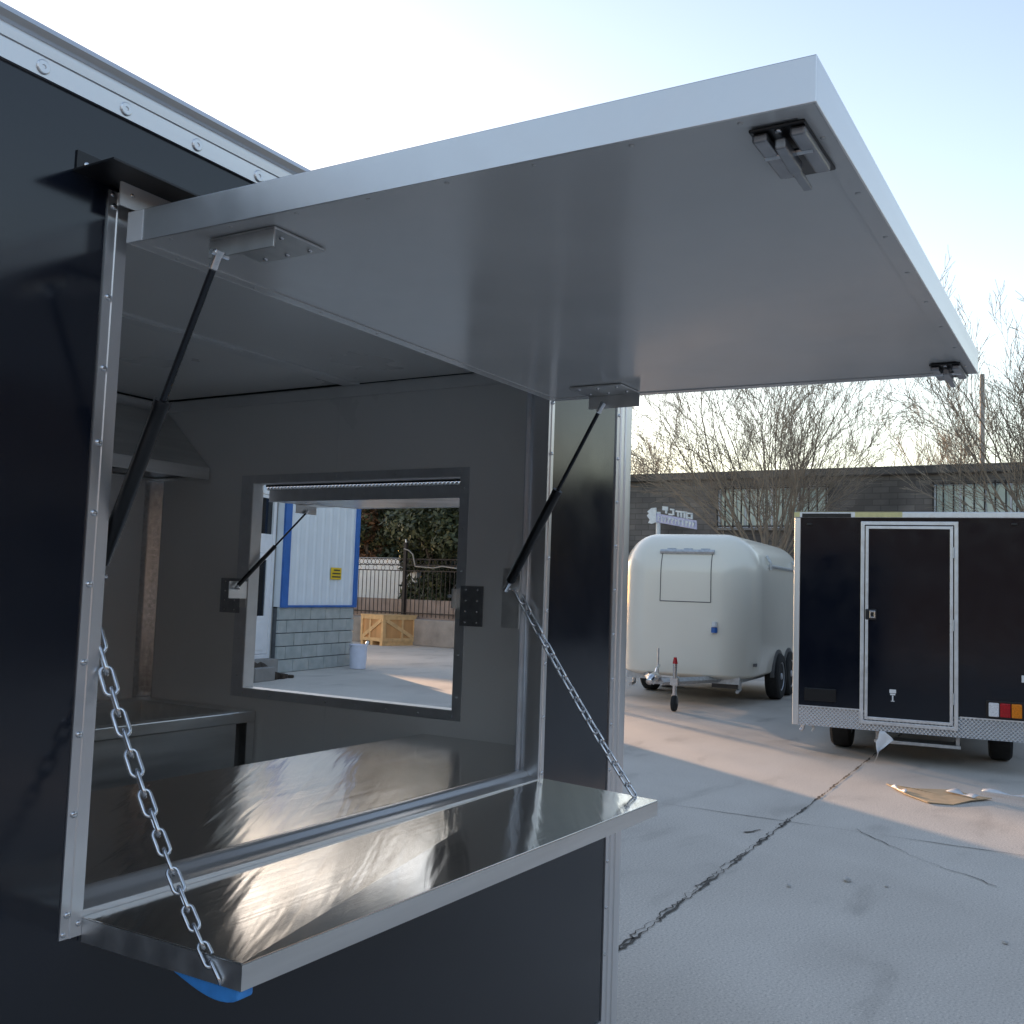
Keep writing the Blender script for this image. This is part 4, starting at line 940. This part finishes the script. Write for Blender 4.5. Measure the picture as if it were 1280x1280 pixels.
# bucket
bk = at_z(447, 836); RBk = .155
bo = thing('bucket', 'white plastic bucket standing at the corner of the block wall', 'bucket', (bk.x, bk.y, 0), (0, 0, 0))
MB().lathe([(.12, 0), (RBk*.9, .01), (RBk, .40), (RBk+.012, .405), (RBk+.012, .425), (RBk-.004, .425), (RBk-.01, .41), (RBk*.85, .02)], (0, 0, 0), 'z', 24).build('pail', 'bucket', bo, autos=35)
MB().tube([((RBk+.012)*math.cos(a), (RBk+.012)*math.sin(a)*1.0, .41-.10*math.sin(a)) for a in [math.pi*i/12 for i in range(13)]], .005, 6).build('bail_handle', 'galv', bo)
MB().tube([(.05, -.12, .425), (.12, -.10, .46), (.20, -.02, .42)], [.02, .03, .012], 6).build('rag', 'white', bo)
# crate
ca, cbL, cbR = at_z(478, 807.5), at_z(450, 804.5), at_z(506, 805.6)
cu = (cbL-ca); Lx = cu.length; cu.normalize(); cang = math.atan2(cu.y, cu.x)-math.pi/2; Ly = (cbR-ca).length*.93
CR = thing('wooden_crate', 'orange plywood shipping crate with diagonal battens against the wall', 'crate', (ca.x, ca.y, 0), (0, 0, 0), rz=cang)
CHt = .72
# local: +y along left face, +x along right face
box(.02, Ly-.02, .02, Lx-.02, .10, CHt).build('plywood_box', 'ply', CR)
box(-.01, Ly+.01, -.01, Lx+.01, CHt+.0005, CHt+.03).build('lid', 'batten', CR)
def fr_face(ax):
    n_ = Lx if ax == 'x' else Ly
    def bb(u0, u1, z0, z1): return box(-.005, .0195, u0, u1, z0, z1) if ax == 'x' else box(u0, u1, -.005, .0195, z0, z1)
    for u0, u1, z0, z1 in ((.0 if ax == 'x' else .02, n_, CHt-.085, CHt), (.0 if ax == 'x' else .02, n_, .10, .185), (.0 if ax == 'x' else .02, .08, .186, CHt-.086), (n_-.08, n_, .186, CHt-.086)): bb(u0, u1, z0, z1).build('batten', 'batten', CR)
    d0, d1 = (Vector((0, n_-.1, .2)), Vector((0, .1, CHt-.1))) if ax == 'x' else (Vector((.1, 0, CHt-.1)), Vector((n_-.1, 0, .2)))
    dv = (d1-d0).normalized(); up = dv.cross(Vector((1, 0, 0)) if ax == 'x' else Vector((0, 1, 0)))*.045; o_ = Vector((-.006, 0, 0)) if ax == 'x' else Vector((0, -.006, 0))
    MB().prism([d0+up+o_, d1+up+o_, d1-up+o_, d0-up+o_], Vector((.025, 0, 0)) if ax == 'x' else Vector((0, .025, 0))).build('brace', 'batten', CR)
    bb(n_*.55, n_*.55+.06, .186, CHt-.086).build('batten', 'batten', CR)
fr_face('x'); fr_face('y')
for y in (.02, Lx/2-.05, Lx-.12): box(0, Ly, y, y+.10, 0, .099).build('skid', 'batten', CR)

# ------------------------------------------------------------------ boundary: retaining wall, fence, white hut, trees
FX = at_z(566, 811).x+.15
RWL = tag(box(FX, FX+.5, 6, 26, 0, .66).build('retaining_wall', 'conc', None, bevel=.02), 'low weathered concrete retaining wall behind the wooden crate', 'wall')
FX2 = FX+.22
FN = thing('iron_fence', 'dark iron railing with ring frieze on a pinkish low wall', 'fence', (FX2, 16, .66))
box(FX2+.05, FX2+.25, 6, 26, .661, 1.14).build('low_wall', 'pinkwall', FN)
FB, FT = 1.0, at_x(470, 698, FX2).z
PAN = shared(box(-.007, .007, -.007, .007, .70, FT-.30), 'bar', 'iron')
RNG = shared(MB().tube([(0, .065*math.cos(2*math.pi*i/12), .065*math.sin(2*math.pi*i/12)) for i in range(12)], .008, 4, closed=True), 'ring', 'iron')
y = 9.0; k = 0
while y < 19.0:
    put('bar', PAN, FN, (FX2, y, 0))
    put('ring', RNG, FN, (FX2, y+.066, FT-.08)); 
    if k % 2 == 0: put('ring', RNG, FN, (FX2, y, FT-.235))
    y += .132; k += 1
for z in (FT, FT-.16, FT-.30, .80): box(FX2-.012, FX2+.012, 8.9, 19.1, z-.012, z+.012).build('rail', 'iron', FN)
fpY = at_x(505, 740, FX2).y
for yy in (fpY, fpY+3.4, fpY-2.6): box(FX2-.04, FX2+.04, yy-.04, yy+.04, .661, FT+.42).build('post', 'iron', FN)
MB().tube([(FX2, fpY, FT+.42), (FX2, fpY+.02, FT+.50)], .02, 6).build('post_cap', 'wletter', FN)
# hose hung along the fence
hp = [(505, 686), (511, 688), (516, 693), (518, 703), (519, 708), (530, 709), (542, 710), (553, 708), (566, 710), (585, 712)]
tag(MB().tube([at_x(x, y_, FX2-.05) for x, y_ in hp], .018, 6).build('hose', 'conc', None, smooth=True), 'pale thin hose looped over the iron fence post', 'hose')
WHT = tag(box(FX+2.2, FX+2.4, at_x(521, 720, FX+2.2).y, 25, 0, at_x(470, 697, FX+2.2).z).build('white_wall', 'white', None, bevel=.01), 'plain white wall standing behind the iron fence', 'wall')

def leaf_tree(name, label, base, h, r, m_, seed, n=5200, z0=.5, squash=1.0, leaf=.095, group=None):
    rnd = random.Random(seed); t = thing(name, label, 'tree', base, (0, 0, 0), group)
    trunk = MB(); top = Vector((rnd.uniform(-.2, .2), rnd.uniform(-.2, .2), h*.85)); trunk.tube([(0, 0, 0), top*.4+Vector((.1, 0, 0)), top], [.13, .09, .03], 8)
    clumps = []
    for i in range(26):
        zz = z0+(h-z0)*rnd.random(); k = 1-abs((zz-z0)/(h-z0)-.4)*1.1
        a = rnd.uniform(0, 6.28); rr_ = r*max(.2, k)*math.sqrt(rnd.random())*.85
        c = Vector((rr_*math.cos(a), rr_*math.sin(a), zz)); clumps.append((c, rnd.uniform(.3, .6)*r*.62))
        trunk.tube([(0, 0, min(zz*.75, h*.8)), c*.6+Vector((0, 0, zz*.35)), c], [.04, .025, .01], 5)
    trunk.build('trunk', 'bark', t); mb = MB(); vs, fs = [], []
    for i in range(n):
        c, cr = clumps[i % len(clumps)]
        d = Vector((rnd.gauss(0, 1), rnd.gauss(0, 1), rnd.gauss(0, 1))); d.normalize(); q = c+d*cr*(rnd.random()**.45)
        if q.z < .1: q.z = .1
        s_ = leaf*rnd.uniform(.5, 1.3); a = Vector((rnd.gauss(0, 1), rnd.gauss(0, 1), rnd.gauss(0, .7))).normalized(); b = a.cross(d+Vector((.01, .02, .3))).normalized()
        k = len(vs); vs += [q-a*s_, q+b*s_*.45, q+a*s_, q-b*s_*.45]; fs.append((k, k+1, k+2, k+3))
    me = bpy.data.meshes.new('crown'); me.from_pydata([tuple(v) for v in vs], [], fs); me.materials.append(MT[m_]); o = bpy.data.objects.new('crown', me); COL.objects.link(o); o.parent = t; ORG[o.name] = Vector()
    return t
E1 = FX+1.3
for i, (px, h, r, lab) in enumerate(((535, 4.6, 1.5, 'broad dark evergreen tree right of the white wall behind the fence'), (562, 4.9, 1.7, 'dense dark evergreen tree behind the fence beyond the window bracket'), (600, 4.5, 1.7, 'dark evergreen tree behind the fence hidden by the window edge'))):
    q = at_x(px, 720, E1+.9*(i % 2)); leaf_tree('evergreen_tree', lab, (q.x, q.y, 0), h, r, 'ever', 20+i, n=12000, group=None)
for i, (px, X, h, r, m_, lab) in enumerate(((485, FX+5, 4.7, 2.0, 'ever', 'evergreen tree rising above the white wall'), (455, FX+4.3, 4.4, 1.0, 'russet', 'russet leaved tree above the white wall next to the shed'), (505, FX+6, 5.0, 2.2, 'ever', 'taller evergreen tree further back above the white wall'), (437, FX+6.5, 4.6, 1.9, 'ever', 'evergreen tree half hidden behind the shed corner'), (530, FX+5, 4.4, 2.2, 'ever', 'evergreen tree filling the gap behind the broad evergreen'), (562, FX+5.5, 4.5, 2.2, 'ever', 'evergreen tree far behind the end window bracket'))):
    q = at_x(px, 700, X); leaf_tree('evergreen_tree' if m_ == 'ever' else 'russet_tree', lab, (q.x, q.y, 0), h, r, m_, 40+i, n=10000 if m_ == 'ever' else 4500)

def bare_tree(label, base, h, spread, seed, nl=11, trunk_h=1.6, tr=.16, up=.75, thin=1., limb=1.):
    rnd = random.Random(seed); t = thing('bare_tree', label, 'tree', base, (0, 0, 0)); tk = MB(); cr = MB()
    def branch(p, d, L_, r, lvl, mb):
        ns = 5 if lvl < 2 else (4 if lvl == 2 else 3); P = [p.copy()]; rr = [r]; q = p.copy(); dd = d.copy()
        for i in range(ns):
            dd = (dd+Vector((rnd.gauss(0, .11), rnd.gauss(0, .11), rnd.gauss(.055*up, .07)))).normalized(); q = q+dd*(L_/ns); P.append(q.copy()); rr.append(max(.0035*thin, r*(1-.82*(i+1)/ns)))
        mb.tube(P, rr, 6 if lvl == 0 else (5 if lvl == 1 else 3), caps=False)
        if lvl >= 4: return
        k = (0, 8, 7, 5)[lvl] if lvl else 0
        for i in range(k):
            tpos = .22+.76*(i+rnd.random()*.8)/k; seg = min(ns-1, int(tpos*ns)); f = tpos*ns-seg; b0 = P[seg].lerp(P[seg+1], f); dl = (P[seg+1]-P[seg]).normalized()
            side = dl.cross(Vector((rnd.gauss(0, 1), rnd.gauss(0, 1), rnd.gauss(0, 1)))).normalized(); ang = rnd.uniform(.35, .75)
            nd = (dl*math.cos(ang)+side*math.sin(ang)+Vector((0, 0, .18*up))).normalized()
            branch(b0, nd, L_*rnd.uniform(.32, .58)*(1.1-.4*tpos), max(.0045*thin, rr[seg]*.55), lvl+1, cr)
    top = Vector((0, 0, trunk_h)); tk.tube([(0, 0, 0), (.03, .02, trunk_h*.5), top, top+Vector((.02, 0, .25))], [tr*1.25, tr, tr*.9, tr*.5], 9)
    for i in range(nl):
        a = 2*math.pi*(i+rnd.random()*.6)/nl; tilt = rnd.uniform(.15, 1.0)*spread
        d = Vector((math.cos(a)*math.sin(tilt), math.sin(a)*math.sin(tilt), math.cos(tilt)))
        branch(top+Vector((0, 0, rnd.uniform(-.35, .15))), d, (h-trunk_h)*rnd.uniform(.75, 1.02), tr*rnd.uniform(.28, .45)*limb, 1, cr)
    tk.build('trunk', 'bark', t, smooth=True); cr.build('crown', 'twig', t); return t
q = at_x(962, 700, 20.5); bare_tree('bare many-stemmed tree fanning up behind the cream caravan', (q.x, q.y, 0), 6.9, .88, 131, nl=24, trunk_h=1.9, tr=.14, up=.55, limb=.55)
q = at_x(1318, 600, 18.5); bare_tree('tall bare tree rising over the black box trailer', (q.x, q.y, 0), 6.4, .75, 102, nl=18, trunk_h=2.0, tr=.13, up=.9, limb=.7)
q = at_x(1440, 600, 20.5); bare_tree('bare tree beyond the black trailer, outside the workshop corner', (q.x, q.y, 0), 6.2, .8, 107, nl=12, trunk_h=2.3, tr=.14, up=1.)
q = at_x(800, 560, 45.0); bare_tree('small bare tree beyond the workshop roof next to the trailer post', (q.x, q.y, 0), 9.2, .8, 103, nl=10, trunk_h=3.2, tr=.12, thin=1.6)
q = at_x(1190, 560, 48.0); bare_tree('distant bare tree beyond the workshop roof beside the thin pole', (q.x, q.y, 0), 11.0, .85, 108, nl=12, trunk_h=3.5, tr=.12, thin=1.7)
for i, (px, X, h, lab) in enumerate(((350, 29., 9.5, 'bare tree behind the shed left of the notice'), (420, 28, 10., 'bare tall tree behind the shed corner'), (480, 30, 9.0, 'bare tree beyond the evergreens above the white wall'), (540, 29, 9.6, 'bare tree beyond the evergreens right of the white wall'), (600, 30, 9.2, 'bare tree beyond the end hatch of the food trailer'), (385, 33, 11.5, 'taller bare tree far behind the shed roof'), (450, 34, 11., 'tall bare tree far behind the russet tree'), (510, 35, 11.5, 'tall bare tree far behind the evergreens'), (320, 33, 11., 'tall bare tree far behind the shed door'), (570, 34, 11., 'tall bare tree far behind the retaining wall'))):
    q = at_x(px, 700, X); bare_tree(lab, (q.x, q.y, 0), h, .85, 110+i, nl=15, trunk_h=2.2, tr=.19, thin=2.6)
# thin pole and masts beyond the workshop
q0 = at_x(1228, 600, 40); q1 = at_x(1227, 468, 40)
tag(MB().cyl((q0.x, q0.y, 0), (q0.x, q0.y, q1.z), .085, 10).build('utility_pole', 'conc', None, smooth=True), 'slim grey utility pole beyond the workshop roof', 'pole')
